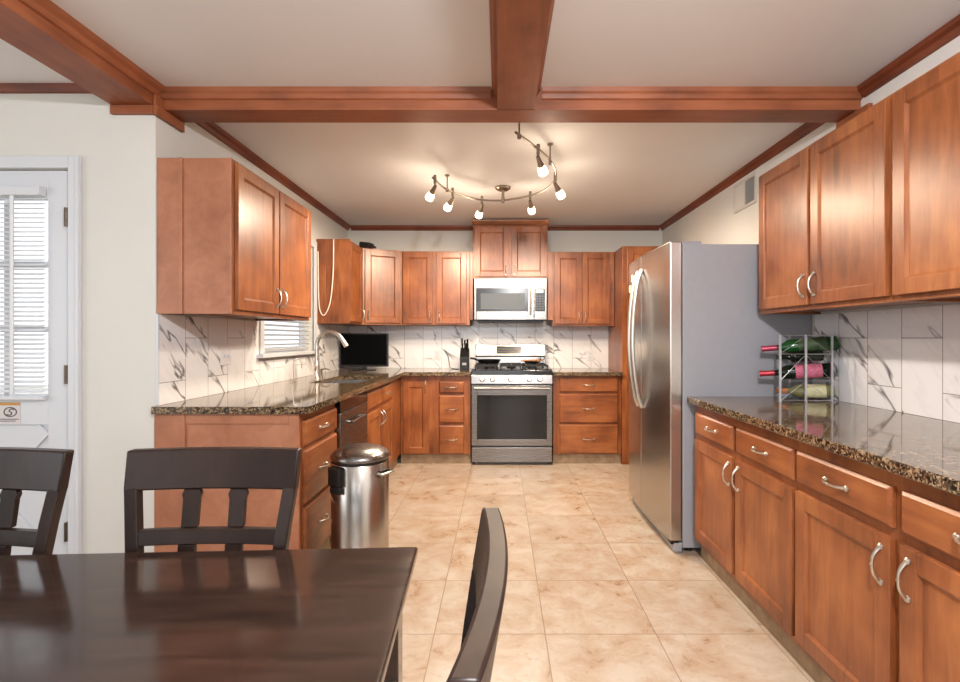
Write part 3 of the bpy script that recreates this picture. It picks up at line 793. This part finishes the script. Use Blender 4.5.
# ------------------------------------------------------------------ gas range
RX0, RW = -0.275, 0.777
rg = thing('gas_range', 'stainless steel gas range with black oven window on the back wall', 'stove', (RX0, 4.795, 0))
RDp = YB - 0.012 - 4.795
MB().box(0.004, 0.03, 0.025, RW - 0.004, RDp, 0.895).box(0.03, 0.06, 0, RW - 0.03, RDp - .05, 0.025).build('body', 'fridge', rg)
MB().box(0.002, -0.005, 0.028, RW - 0.002, 0.029, 0.172).build('storage_drawer', 'steelx', rg, bevel=0.006)
# oven door: steel frame around the window
od = MB()
z0_, z1_ = 0.188, 0.765; wx0, wx1, wz0, wz1 = 0.055, RW - 0.055, 0.250, 0.672
od.box(0.002, -0.012, z0_, wx0, 0.029, z1_).box(wx1, -0.012, z0_, RW - 0.002, 0.029, z1_).box(wx0, -0.012, z0_, wx1, 0.029, wz0).box(wx0, -0.012, wz1, wx1, 0.029, z1_)
odo = od.build('oven_door', 'steelx', rg, bevel=0.003)
MB().box(wx0, -0.007, wz0, wx1, 0.02, wz1).build('oven_window', 'ovengl', odo)
MB().box(wx0 + 0.07, -0.0085, wz0 + 0.11, wx1 - 0.09, -0.0075, wz1 - 0.07).build('inner_window', M['ovengl'], odo)
oh = MB().tube([(0.03, -0.058, 0.742), (RW - 0.03, -0.058, 0.742)], 0.012, 10)
for xx in (0.05, RW - 0.05): oh.tube([(xx, -0.012, 0.742), (xx, -0.056, 0.742)], 0.009, 8)
oh.build('handle', 'steelx', odo, smooth=True)
MB().prism([(-0.022, 0.782), (0.029, 0.778), (0.029, 0.866), (-0.010, 0.866)], 'X', 0.0, RW).build('control_panel', 'steelx', rg, bevel=0.003)
km = None
for xx in (0.105, 0.205, 0.375, 0.555, 0.655):
    o = MB().lathe([(0.026, 0), (0.026, 0.006), (0.021, 0.008), (0.019, 0.032), (0.016, 0.036), (0, 0.036)], 18, Matrix.Rotation(PI / 2 - 0.16, 4, 'X'), (xx, -0.017, 0.826)).build('knob', 'nickel', rg, smooth=True)
MB().prism([(-0.006, 0.868), (-0.002, 0.910), (0.05, 0.921), (RDp - 0.10, 0.921), (RDp - 0.10, 0.897), (0.028, 0.897), (0.028, 0.868)], 'X', 0.0, RW).build('cooktop', 'enamel', rg, bevel=0.003)
for cx_, cy_ in ((0.17, 0.15), (0.17, 0.40), (0.388, 0.28), (0.60, 0.15), (0.60, 0.40)):
    MB().lathe([(0.048, 0), (0.048, 0.008), (0.034, 0.010), (0.034, 0.017), (0.03, 0.019), (0, 0.019)], 18, center=(cx_, cy_, 0.9215)).build('burner', 'iron', rg)
for gx in (0.03, 0.275, 0.515):
    g = MB(); gw = 0.225; zt = 0.958
    for (xa, ya, xb, yb) in ((gx, 0.03, gx + gw, 0.044), (gx, 0.506, gx + gw, 0.52), (gx, 0.044, gx + 0.014, 0.506), (gx + gw - 0.014, 0.044, gx + gw, 0.506), (gx + gw / 2 - 0.006, 0.044, gx + gw / 2 + 0.006, 0.506), (gx + .014, 0.27, gx + gw / 2 - .006, 0.282), (gx + gw / 2 + .006, 0.27, gx + gw - .014, 0.282)):
        g.box(xa, ya, zt - 0.014, xb, yb, zt)
    for xx in (gx, gx + gw - 0.014):
        for yy in (0.03, 0.506): g.box(xx, yy, 0.9213, xx + 0.014, yy + 0.014, zt - 0.014)
    g.build('grate', 'iron', rg)
MB().prism([(RDp - 0.085, 0.898), (RDp - 0.075, 1.02), (RDp - 0.09, 1.03), (RDp - 0.055, 1.152), (RDp, 1.152), (RDp, 0.898)], 'X', 0.015, RW - 0.015).build('backguard', 'steelx', rg, bevel=0.004)
MB().box(-0.135, -0.001, -0.040, 0.135, 0.004, 0.040, Matrix.Translation((RW / 2 - 0.015, RDp - 0.0765, 1.092)) @ Matrix.Rotation(math.radians(-16), 4, 'X')).build('display', 'lcd', rg)
bt = MB()
for r_ in range(2):
    for k_ in range(9):
        bt.box(-0.118 + k_ * 0.027, -0.002, -0.022 + r_ * 0.026, -0.103 + k_ * 0.027, -0.001, -0.010 + r_ * 0.026, Matrix.Translation((RW / 2 - 0.015, RDp - 0.0765, 1.092)) @ Matrix.Rotation(math.radians(-16), 4, 'X'))
bt.build('buttons', 'ink', rg)

# pan and spoon rest on the range
pan = thing('frying_pan', 'black frying pan on the left rear burner of the range', 'pan', (RX0 + 0.16, 4.795 + 0.38, 0.9585), math.radians(200))
MB().lathe([(0, 0.0), (0.095, 0.0), (0.125, 0.038), (0.128, 0.040), (0.122, 0.040), (0.093, 0.004), (0, 0.004)], 28).build('pan_body', 'iron', pan, smooth=True)
MB().tube([(0.12, 0, 0.034), (0.16, 0, 0.05), (0.20, 0, 0.056)], [0.009, 0.010, 0.011], 8).build('handle', 'black', pan, smooth=True)
sr = thing('spoon_rest', 'small dark dish with a wooden spoon on the right rear of the range', 'spoon rest', (RX0 + 0.60, 4.795 + 0.36, 0.9585))
MB().lathe([(0, 0), (0.05, 0), (0.085, 0.018), (0.082, 0.021), (0.05, 0.005), (0, 0.005)], 24).build('dish', 'iron', sr, smooth=True)
MB().tube([(-0.11, 0.01, 0.028), (0.0, 0.0, 0.032), (0.05, 0, 0.03), (0.075, 0, 0.03), (0.10, 0, 0.032)], [0.007, 0.007, 0.010, 0.024, 0.008], 10).build('spoon', 'spoon', sr, smooth=True)
MB().tube([(0.11 + 0.022 * math.cos(a), -0.01, 0.055 + 0.022 * math.sin(a)) for a in [2 * PI * k / 14 for k in range(15)]], 0.005, 6).tube([(0.09, -0.01, 0.042), (0.03, -0.01, 0.02)], 0.005, 6).build('ladle_hook', 'iron', sr, smooth=True)

# ------------------------------------------------------------------ microwave
MX0, MW, MZ0, MH = -0.262, 0.735, 1.405, 0.418
mw = thing('microwave', 'stainless over-the-range microwave under the short raised cabinet', 'microwave', (MX0, 5.06, MZ0))
MB().box(0, 0.03, 0, MW, YB - 0.012 - 5.06, MH).build('body', 'black', mw)
dwid = 0.605
m_ = MB(); wx0, wx1, wz0, wz1 = 0.022, 0.545, 0.085, 0.318
m_.box(0, 0, 0, wx0, 0.029, MH).box(wx1, 0, 0, dwid, 0.029, MH).box(wx0, 0, 0, wx1, 0.029, wz0).box(wx0, 0, wz1, wx1, 0.029, MH)
md = m_.build('door', 'steelx', mw, bevel=0.003)
MB().box(wx0, 0.004, wz0, wx1, 0.025, wz1).build('door_glass', 'lcd', md)
MB().box(wx0 + 0.045, 0.002, wz0 + 0.022, wx1 - 0.03, 0.0035, wz1 - 0.05).build('window', 'mwgl', md)
hb = MB().tube([(0.570, -0.04, 0.055), (0.570, -0.045, 0.21), (0.570, -0.04, 0.365)], 0.010, 10)
for zz_ in (0.07, 0.35): hb.tube([(0.570, 0.0, zz_), (0.570, -0.04, zz_)], 0.008, 8)
hb.build('handle', 'rail', md, smooth=True)
MB().box(dwid + 0.004, 0, 0, MW, 0.029, MH).build('control_panel', 'steelx', mw, bevel=0.003)
MB().box(dwid + 0.012, -0.002, 0.085, MW - 0.018, -0.0005, 0.318).build('keypad', 'lcd', mw)
MB().box(dwid + 0.025, -0.0035, 0.272, MW - 0.035, -0.0025, 0.305).build('clock_display', 'lit', mw)
kp = MB()
for r_ in range(6):
    for k_ in range(3): kp.box(dwid + 0.026 + k_ * 0.028, -0.0032, 0.10 + r_ * 0.026, dwid + 0.046 + k_ * 0.028, -0.0022, 0.116 + r_ * 0.026)
kp.build('keys', 'mwgl', mw)
MB().box(0.03, 0.06, -0.022, MW - 0.03, 0.34, -0.001).build('vent_base', 'black', mw)

# ------------------------------------------------------------------ fridge
FY0, FY1, FH = 2.832, 3.745, 1.752
fr = thing('refrigerator', 'tall side-by-side stainless refrigerator with grey side', 'refrigerator', (1.035, FY1, 0), -PI / 2)
FW = FY1 - FY0
MB().box(0, 0, 0.03, FW, XR - 0.004 - 1.035, FH).build('body', 'fridge', fr, bevel=0.004)
MB().box(0.01, -0.05, 0.006, FW - 0.002, -0.0005, 0.058).build('base_grille', 'fridge', fr, bevel=0.006)
MB().box(FW - 0.05, -0.066, 0.05, FW - 0.005, -0.02, 0.066).build('bottom_hinge', 'black', fr)
ft = MB()
for xx in (0.05, FW - 0.05):
    for yy in (0.05, 0.6): ft.lathe([(0.02, 0.0), (0.02, 0.03)], 12, center=(xx, yy, 0))
ft.build('feet', 'black', fr)
split = 0.40
def fdoor(x0, x1):
    n = 10; prof = []
    for k_ in range(n + 1):
        u = (x0 + (x1 - x0) * k_ / n)
        tt = (u - FW / 2) / (FW / 2)
        prof.append((u, -0.070 - 0.022 * (1 - tt * tt)))
    prof += [(x1, -0.003), (x0, -0.003)]
    o = MB().prism(prof, 'Z', 0.068, 1.768).build('door', 'steelz', fr, bevel=0.006)
    return o
dl = fdoor(0.004, split - 0.003); drr = fdoor(split + 0.003, FW - 0.002)
def fh(parent, x):
    pts = []
    for k_ in range(17):
        t_ = k_ / 16; s_ = math.sin(PI * t_)
        pts.append((x, -0.098 - 0.062 * s_ ** 0.6, 0.76 + 0.91 * t_))
    MB().tube(pts, 0.0135, 10).build('handle', 'nickel', parent, smooth=True)
fh(dl, split - 0.045); fh(drr, split + 0.045)
hc = MB()
for xx in (0.03, FW - 0.10): hc.box(xx, -0.055, FH + 0.001, xx + 0.07, 0.12, FH + 0.022)
hc.build('hinge_cover', 'fridge', fr, bevel=0.004)
mg = MB()
for (u, zz_) in ((0.10, 1.55), (0.16, 1.62), (0.12, 1.46)): mg.box(u, -0.094, zz_, u + 0.045, -0.088, zz_ + 0.05)
mg.build('magnets', 'creamlabel', fr)

# ------------------------------------------------------------------ counter items
# television in the corner
tv = thing('television', 'small black flat television on the counter in the far left corner', 'television', (-1.385, 5.10, CT))
MB().box(-0.245, -0.02, 0.035, 0.245, 0.025, 0.375).build('housing', 'black', tv, bevel=0.004)
MB().box(-0.232, -0.0215, 0.055, 0.232, -0.0202, 0.362).build('screen', 'screen', tv)
MB().box(-0.02, -0.008, 0.012, 0.02, 0.012, 0.05).build('neck', 'black', tv)
MB().lathe([(0, 0.0), (0.12, 0.0), (0.12, 0.006), (0.03, 0.013), (0, 0.013)], 28, Matrix.Diagonal((1, 0.7, 1, 1))).build('stand', 'blackgl', tv, smooth=True)
# knife block
kb = thing('knife_block', 'black knife block with dark handled knives beside the range', 'knife block', (-0.365, 5.17, CT))
MB().prism([(-0.075, 0.0), (0.075, 0.0), (0.085, 0.20), (0.03, 0.225), (-0.075, 0.13)], 'X', -0.045, 0.045).build('block', 'black', kb, bevel=0.004)
tilt = Vector((0, -0.45, 0.89)).normalized()
for j, (xx, yy, zz_, ll) in enumerate(((-0.028, 0.045, 0.216, 0.12), (0.0, 0.05, 0.214, 0.10), (0.028, 0.05, 0.214, 0.11), (-0.022, 0.0, 0.197, 0.09), (0.022, 0.0, 0.197, 0.085))):
    p = Vector((xx, yy, zz_))
    MB().tube([p - tilt * 0.02, p + tilt * 0.01, p + tilt * ll * 0.6, p + tilt * ll], [0.006, 0.009, 0.0085, 0.010], 8).build('knife_handle', 'black', kb, smooth=True)
MB().box(-0.02, -0.0765, 0.05, 0.022, -0.0755, 0.075).build('plate', 'fridge', kb)
tag(MB().tube(spline([(-0.43, 5.20, CT + 0.004), (-0.50, 5.28, CT + 0.004), (-0.54, 5.36, CT + 0.03), (-0.56, 5.425, CT + 0.12), (-0.60, 5.432, CT + 0.19)], 6), 0.0035, 6).build('power_cord', 'black', smooth=True), 'thin dark power cord behind the knife block', 'cord')

def wall_plate(name, label, loc, rz, kind):
    o = thing(name, label, 'outlet' if kind == 'o' else 'switch', loc, rz)
    wdt = 0.058 if kind == 's2' else 0.036
    MB().box(-wdt, -0.006, -0.058, wdt, -0.0005, 0.058).build('plate', 'outlet', o, bevel=0.002)
    if kind == 'o':
        for zz_ in (-0.02, 0.02): MB().box(-0.016, -0.0085, zz_ - 0.014, 0.016, -0.0062, zz_ + 0.014).build('socket', 'white', o, bevel=0.002)
    else:
        for xx in ((-0.024, 0.024) if kind == 's2' else (0,)): MB().box(xx - 0.005, -0.016, -0.011, xx + 0.005, -0.0062, 0.011).build('toggle', 'white', o, bevel=0.001)
    return o
wall_plate('light_switch', 'double toggle switch plate on the marble tile left of the sink window', (XL + 0.0105, 3.00, 1.115), PI / 2, 's2')
wall_plate('wall_outlet', 'wall outlet on the back tile between the television and the knife block', (-0.68, YB - 0.0105, 1.04), 0, 'o')
wall_plate('wall_outlet', 'wall outlet on the back tile right of the range', (0.98, YB - 0.0105, 1.03), 0, 'o')

# wine rack
wk = thing('wine_rack', 'silver wire wine rack on the right counter beside the fridge', 'wine rack', (1.59, 2.68, CT))
posts_f = (-0.159, -0.0275, 0.106); yf, yb_ = -0.125, 0.075
HT = 0.345
for px in posts_f:
    MB().box(px - 0.005, yf - 0.004, 0, px + 0.005, yf + 0.003, HT).build('upright', 'wire', wk)
for px in (0.005, 0.135):
    MB().box(px - 0.005, yb_ - 0.004, 0, px + 0.005, yb_ + 0.003, HT).build('upright', 'wire', wk)
xw = MB()
for zz_ in (0.006, 0.108, 0.245, HT - 0.004):
    xw.tube([(-0.159, yf, zz_), (0.106, yf, zz_)], 0.0025, 6).tube([(0.005, yb_, zz_), (0.135, yb_, zz_)], 0.0025, 6)
    xw.tube([(-0.159, yf, zz_), (0.005, yb_, zz_)], 0.0025, 6).tube([(0.106, yf, zz_), (0.135, yb_, zz_)], 0.0025, 6)
xw.build('cross_wires', 'wire', wk)
zg = MB()
for z_a, dz in ((0.006, 0.10), (0.108, 0.135), (0.245, 0.095)):
    zg.tube([(-0.159, yf, z_a), (-0.0275, yf, z_a + dz), (0.106, yf, z_a)], 0.0016, 6)
zg.build('lattice', 'wire', wk)
def bottle(label, base, neck, glass, foil, lab, r=0.0375):
    base, neck = Vector(base), Vector(neck)
    ax = (neck - base); L = ax.length
    q = Vector((0, 0, 1)).rotation_difference(ax.normalized())
    root = thing('wine_bottle', label, 'bottle', base, group='bottles in the wine rack')
    root.rotation_mode = 'QUATERNION'; root.rotation_quaternion = q
    MB().lathe([(0, 0.008), (r * .6, 0.003), (r * .92, 0), (r, 0.008), (r, L * 0.60), (r * .93, L * 0.645), (r * .62, L * 0.70), (r * .42, L * 0.745), (r * .38, L * 0.80), (r * .38, L * 0.985), (0, L * 0.985)], 24).build('glass', glass, root, smooth=True)
    if foil: MB().lathe([(r * .40, L * 0.79), (r * .40, L * 0.972), (r * .45, L * 0.975), (r * .45, L * 1.0), (0, L * 1.0)], 20).build('foil_cap', foil, root, smooth=True)
    if lab: MB().lathe([(r + 0.0006, L * 0.14), (r + 0.0008, L * 0.145), (r + 0.0008, L * 0.50), (r + 0.0006, L * 0.505)], 24).build('label', lab, root, smooth=True)
    return root
bottle('green glass wine bottle with pink foil neck, top of the wine rack', (1.752, 2.60, 1.195), (1.43, 2.735, 1.160), 'green', 'pinkfoil', 'greenlabel')
bottle('dark glass wine bottle with pink label, middle of the wine rack', (1.728, 2.602, 1.055), (1.415, 2.727, 1.025), 'dgreen', 'redfoil', 'pinklabel')
bottle('pale glass wine bottle with cream label, bottom of the wine rack', (1.738, 2.60, 0.942), (1.50, 2.72, 0.934), 'clear', 'cork', 'creamlabel', 0.036)
bottle('small dark bottle lying between the green and the pink labelled wine bottles', (1.67, 2.597, 1.130), (1.45, 2.625, 1.118), 'dgreen', None, None, 0.03)

# white cable on the corner cabinet and black box on it
cbp = spline([(-1.50, 4.508, 2.112), (-1.505, 4.507, 1.80), (-1.53, 4.507, 1.55), (-1.58, 4.507, 1.43), (-1.62, 4.507, 1.46), (-1.635, 4.507, 1.60), (-1.64, 4.507, 2.0)], 8)
tag(MB().tube(cbp, 0.005, 6).build('hanging_cable', 'cable', smooth=True), 'white cable hanging in a loop on the corner cabinet side', 'cable')
rt = thing('router_box', 'small black box lying on top of the corner wall cabinet', 'box', (-1.33, 4.98, 2.1155), math.radians(-15))
MB().prism([(-0.06, 0.0), (0.05, 0), (0.06, 0.045), (-0.05, 0.06)], 'Y', -0.05, 0.05).build('housing', 'black', rt, bevel=0.005)
MB().box(0.062, -0.04, 0.0, 0.085, 0.04, 0.018).build('foot', 'black', rt)

# ------------------------------------------------------------------ wall vent
vt = thing('wall_vent', 'pale air return grille high on the right wall above the fridge', 'vent', (XR - 0.0005, 3.60, 2.26), -PI / 2)
vf = MB()
vf.box(-0.165, -0.012, -0.105, 0.165, 0, -0.085).box(-0.165, -0.012, 0.085, 0.165, 0, 0.105).box(-0.165, -0.012, -0.085, -0.145, 0, 0.085).box(0.145, -0.012, -0.085, 0.165, 0, 0.085).box(-0.008, -0.012, -0.085, 0.008, 0, 0.085)
vf.build('frame', 'grille', vt)
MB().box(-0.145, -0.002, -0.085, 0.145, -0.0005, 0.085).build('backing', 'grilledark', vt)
lv = MB()
for k_ in range(9):
    xx = -0.137 + k_ * 0.0155
    lv.box(-0.009, -0.0006, -0.084, 0.009, 0.0006, 0.084, Matrix.Translation((xx, -0.007, 0)) @ Matrix.Rotation(math.radians(20), 4, 'Z'))
for k_ in range(9):
    xx = 0.015 + k_ * 0.0155
    lv.box(-0.005, -0.0006, -0.084, 0.005, 0.0006, 0.084, Matrix.Translation((xx, -0.007, 0)) @ Matrix.Rotation(math.radians(-58), 4, 'Z'))
lv.build('louvres', 'grille', vt)

# ------------------------------------------------------------------ trash can
tcn = thing('trash_can', 'round stainless step trash can in front of the left drawers', 'trash can', (-0.735, 2.63, 0))
R_ = 0.147
MB().lathe([(0, 0.03), (R_, 0.03), (R_, 0.575), (R_ - 0.004, 0.58), (0, 0.58)], 40).build('bin_body', 'steelz', tcn, smooth=True)
MB().lathe([(0, 0), (R_ + 0.004, 0), (R_ + 0.004, 0.028), (0, 0.029)], 40).build('base_ring', 'black', tcn, smooth=True)
MB().lathe([(R_ - 0.006, 0.581), (R_ + 0.001, 0.581), (R_ + 0.001, 0.593), (0, 0.593)], 40).build('seal_ring', 'black', tcn, smooth=True)
MB().lathe([(R_ + 0.004, 0.594), (R_ + 0.006, 0.60), (R_ + 0.004, 0.612), (R_ - 0.012, 0.630), (R_ - 0.05, 0.648), (R_ - 0.09, 0.656), (0, 0.660)], 40).build('lid', 'steelx', tcn, smooth=True)
ha = math.radians(238)
hm = Matrix.Rotation(ha, 4, 'Z')
MB().box(R_ - 0.012, -0.042, 0.48, R_ + 0.030, 0.042, 0.575, hm).box(R_ - 0.008, -0.038, 0.44, R_ + 0.022, 0.038, 0.479, hm).build('hinge_housing', 'black', tcn, bevel=0.008)
hm2 = Matrix.Rotation(math.radians(-25), 4, 'Z')
MB().box(R_ - 0.004, -0.035, 0.515, R_ + 0.012, 0.035, 0.545, hm2).build('handle_mount', 'black', tcn, bevel=0.004)
MB().tube([hm2 @ Vector(p) for p in ((R_ + 0.006, -0.045, 0.535), (R_ + 0.03, -0.045, 0.53), (R_ + 0.03, 0.045, 0.53), (R_ + 0.006, 0.045, 0.535))], 0.007, 8).build('carry_handle', 'nickel', tcn, smooth=True)
hm3 = Matrix.Rotation(math.radians(58), 4, 'Z')
MB().box(R_ - 0.01, -0.04, 0.004, R_ + 0.05, 0.04, 0.016, hm3).build('pedal', 'black', tcn, bevel=0.004)

# ------------------------------------------------------------------ track light
tl = thing('track_light', 'curved nickel track light with six glowing glass heads on the kitchen ceiling', 'track light', (0.024, 4.04, CZ))
o0 = Vector((0.024, 4.04, CZ))
def TL(x, y, z): return Vector((x, y, z)) - o0
RZ = CZ - 0.11
tr = [(-0.466, 3.46), (-0.408, 3.71), (-0.29, 3.90), (-0.161, 4.01), (0.024, 4.03), (0.2326, 3.90), (0.345, 3.72), (0.385, 3.50), (0.36, 3.28), (0.285, 3.06), (0.175, 2.85), (0.085, 2.70)]
path = spline([TL(x, y, RZ) for x, y in tr], 8)
MB().tube(path, 0.0075, 8).build('rail', 'rail', tl, smooth=True)
MB().lathe([(0, 0), (0.062, 0), (0.062, -0.012), (0.045, -0.026), (0.012, -0.03), (0.010, -0.11), (0, -0.11)], 24, center=(0, 0, -0.0005)).lathe([(0.014, -0.02), (0.014, 0.025)], 12, center=TL(0.024, 4.03, RZ)).build('canopy', 'rail', tl, smooth=True)
for (x, y) in ((-0.395, 3.74), (0.315, 3.14), (0.105, 2.73)):
    MB().lathe([(0.018, 0.109), (0.018, 0.102), (0.005, 0.095), (0.005, 0.0), (0.011, 0.0), (0.011, -0.022), (0, -0.022)], 12, center=TL(x, y, RZ)).build('standoff', 'rail', tl, smooth=True)
heads = [((-0.455, 3.50), (-0.535, 3.60)), ((-0.36, 3.80), (-0.450, 3.93)), ((-0.145, 4.02), (-0.20, 4.16)), ((0.235, 3.89), (0.27, 4.05)), ((0.380, 3.44), (0.455, 3.52)), ((0.225, 2.945), (0.285, 3.06))]
for (p, g) in heads:
    piv = Vector((p[0], p[1], RZ)); tip = Vector((g[0], g[1], CZ - 0.265))
    el = piv + Vector((0, 0, -0.05)); ax = (tip - el).normalized()
    hd = MB()
    hd.tube([piv + Vector((0, 0, 0.03)) - o0, piv + Vector((0, 0, -0.03)) - o0], 0.011, 10)
    hd.tube([piv + Vector((0, 0, -0.02)) - o0, el - o0], 0.006, 8)
    hd.tube([el - ax * 0.012 - o0, el + ax * 0.02 - o0, el + ax * 0.055 - o0], [0.011, 0.015, 0.021], 14)
    ho = hd.build('lamp_head', 'rail', tl, smooth=True)
    q = Vector((0, 0, 1)).rotation_difference(ax).to_matrix().to_4x4()
    gl = MB().lathe([(0, 0.0), (0.019, 0.0), (0.027, 0.014), (0.030, 0.045), (0.026, 0.055), (0, 0.057)], 18, q, el + ax * 0.056 - o0)
    gl.build('glass_shade', 'lamp', ho, smooth=True)
    ld = bpy.data.lights.new('lamp_light', 'SPOT'); ld.energy = LAMP_WATTS; ld.color = LAMP_COLOR; ld.shadow_soft_size = 0.03; back = g[1] > 4.0; ld.spot_size = math.radians(135 if back else 176); ld.spot_blend = 0.7 if back else 0.3
    lo = bpy.data.objects.new('lamp_light', ld); COL.objects.link(lo)
    l2 = bpy.data.lights.new('lamp_glow', 'POINT'); l2.energy = LAMP_WATTS * 0.05; l2.color = LAMP_COLOR; l2.shadow_soft_size = 0.04
    g2 = bpy.data.objects.new('lamp_glow', l2); COL.objects.link(g2)
    g2.parent = ho; g2.location = el + ax * 0.165 - o0
    lo.parent = ho; lo.location = el + ax * 0.150 - o0
    lo.rotation_mode = 'QUATERNION'; lo.rotation_quaternion = Vector((0, 0, -1)).rotation_difference((ax * (0.0 if back else 0.25) + Vector((0, 0, -1.0))).normalized())

# ------------------------------------------------------------------ dining set
tb = thing('dining_table', 'dark espresso wooden dining table in the foreground', 'table', (-0.187, 1.142, 0), math.radians(2.8))
TZ = 0.745; TLn, TWd = 1.55, 0.95
tt_ = MB().box(-TLn, -TWd, TZ - 0.022, 0, 0, TZ)
tt_.build('tabletop', 'espresso', tb, bevel=0.006, seg=3)
MB().box(-TLn + 0.012, -TWd + 0.012, TZ - 0.036, -0.012, -0.012, TZ - 0.0225).build('lower_edge', 'espresso', tb, bevel=0.003)
ap = MB(); i0 = 0.06
ap.box(-TLn + i0, -i0 - 0.022, TZ - 0.125, -i0, -i0, TZ - 0.037).box(-TLn + i0, -TWd + i0, TZ - 0.125, -i0, -TWd + i0 + 0.022, TZ - 0.037)
ap.box(-i0 - 0.022, -TWd + i0 + 0.022, TZ - 0.125, -i0, -i0 - 0.022, TZ - 0.037).box(-TLn + i0, -TWd + i0 + 0.022, TZ - 0.125, -TLn + i0 + 0.022, -i0 - 0.022, TZ - 0.037)
ap.build('apron', 'espresso', tb)
for lx in (-0.03, -TLn + 0.03):
    for ly in (-0.035, -TWd + 0.035):
        sx_ = -1 if lx > -0.5 else 1; sy_ = -1 if ly > -0.5 else 1
        def sq(s_, z_): return [(lx, ly, z_), (lx + sx_ * s_, ly, z_), (lx + sx_ * s_, ly + sy_ * s_, z_), (lx, ly + sy_ * s_, z_)]
        MB().hexa(sq(0.042, 0), sq(0.068, TZ - 0.037)).build('leg', 'espresso', tb, bevel=0.003)

def make_chair():
    root = thing('dining_chair', 'x', 'chair')
    W = 0.21
    # seat with a gentle dish
    MB().prism([(-W + 0.005, -0.182), (W - 0.005, -0.182), (W - 0.02, 0.185), (-W + 0.02, 0.185)], 'Z', 0.435, 0.465).build('seat', 'chairwood', root, bevel=0.010, seg=3)
    fr_ = MB()
    fr_.box(-0.17, -0.165, 0.385, 0.17, -0.145, 0.434).box(-0.165, -0.145, 0.385, -0.147, 0.16, 0.434).box(0.147, -0.145, 0.385, 0.165, 0.16, 0.434)
    fr_.build('seat_frame', 'chairwood', root)
    for s_ in (-1, 1):
        x = s_ * 0.175
        MB().hexa([(x - .014, -0.168, 0), (x + .014, -0.168, 0), (x + .014, -0.140, 0), (x - .014, -0.140, 0)], [(x - .019, -0.175, 0.434), (x + .019, -0.175, 0.434), (x + .019, -0.137, 0.434), (x - .019, -0.137, 0.434)]).build('leg', 'chairwood', root, bevel=0.003)
    def rake(z):                                  # centre line of the back posts
        return 0.175 + 0.03 * max(0, (z - 0.46)) / 0.5 + 0.03 * (max(0, z - 0.46) / 0.5) ** 2 + 0.05 * (max(0, 0.42 - z) / 0.42) ** 1.6
    for s_ in (-1, 1):
        zs = [0, 0.15, 0.30, 0.42, 0.5, 0.6, 0.7, 0.8, 0.873]
        b = MB(); rings = []
        for z in zs:
            xc = s_ * (0.145 + 0.036 * (max(0, z - 0.45) / 0.42) ** 1.5); yc = rake(z); hw, hd_ = 0.0150, 0.012
            rings.append([b.bm.verts.new((xc + a * hw, yc + c_ * hd_, z)) for a, c_ in ((-1, -1), (1, -1), (1, 1), (-1, 1))])
        for r0, r1 in zip(rings, rings[1:]):
            for k_ in range(4): b.bm.faces.new((r0[k_], r0[(k_ + 1) % 4], r1[(k_ + 1) % 4], r1[k_]))
        b.bm.faces.new(rings[0]); b.bm.faces.new(rings[-1])
        b.build('rear_post', 'chairwood', root, bevel=0.003)
    def curved_rail(z0, z1, half, bow, th, n=14, inset=0.0):
        b = MB(); rings = []
        for k_ in range(n + 1):
            u = -1 + 2 * k_ / n; x = u * half; bo = bow * (1 - u * u)
            r = []
            for z, dy in ((z0, -th), (z0, th), (z1, th), (z1, -th)):
                r.append(b.bm.verts.new((x * (1.0 if z == z0 else 1.012), rake(z) + bo + dy + inset, z)))
            rings.append(r)
        for r0, r1 in zip(rings, rings[1:]):
            for k_ in range(4): b.bm.faces.new((r0[k_], r0[(k_ + 1) % 4], r1[(k_ + 1) % 4], r1[k_]))
        b.bm.faces.new(rings[0]); b.bm.faces.new(rings[-1])
        return b
    curved_rail(0.866, 0.957, 0.196, 0.018, 0.0135, n=28).build('top_rail', 'chairwood', root, bevel=0.004, smooth=True)
    curved_rail(0.745, 0.779, 0.156, 0.010, 0.009).build('cross_rail', 'chairwood', root, bevel=0.002, smooth=True)
    curved_rail(0.52, 0.555, 0.132, 0.010, 0.009).build('lower_rail', 'chairwood', root, bevel=0.002)
    for xs in (-0.052, 0.055):
        b = MB(); u = xs / 0.2; rings = []
        for z, hw in ((0.556, 0.019), (0.65, 0.019), (0.744, 0.019)): rings.append((z, hw))
        def slat(b, lst, bo_):
            rr = []
            for z, hw in lst:
                yc = rake(z) + bo_ * (1 - u * u)
                rr.append([b.bm.verts.new((xs + a * hw, yc + c_ * 0.007, z)) for a, c_ in ((-1, -1), (1, -1), (1, 1), (-1, 1))])
            for r0, r1 in zip(rr, rr[1:]):
                for k_ in range(4): b.bm.faces.new((r0[k_], r0[(k_ + 1) % 4], r1[(k_ + 1) % 4], r1[k_]))
            b.bm.faces.new(rr[0]); b.bm.faces.new(rr[-1])
        slat(b, rings, 0.010)
        slat(b, ((0.780, 0.0185), (0.842, 0.0185), (0.853, 0.022), (0.866, 0.0175)), 0.016)
        b.build('slat', 'chairwood', root, bevel=0.002)
    return root
ch = make_chair()
spots = [(-0.666, 0.948, 1.5, 'dark wooden chair tucked under the far side, in front of the drawer cabinet end'),
         (-1.215, 0.945, -3.0, 'dark wooden chair cut off by the left edge, in front of the white door'),
         (-0.256, 0.59, -92.0, 'dark wooden chair at the right end of the table, seen edge-on')]
for i, (x, y, a, lab) in enumerate(spots):
    o = ch if i == 0 else copy_tree(ch)
    o.location = (x, y, 0); o.rotation_euler = (0, 0, math.radians(a))
    o['label'] = lab; o['group'] = 'dining chairs around the table'
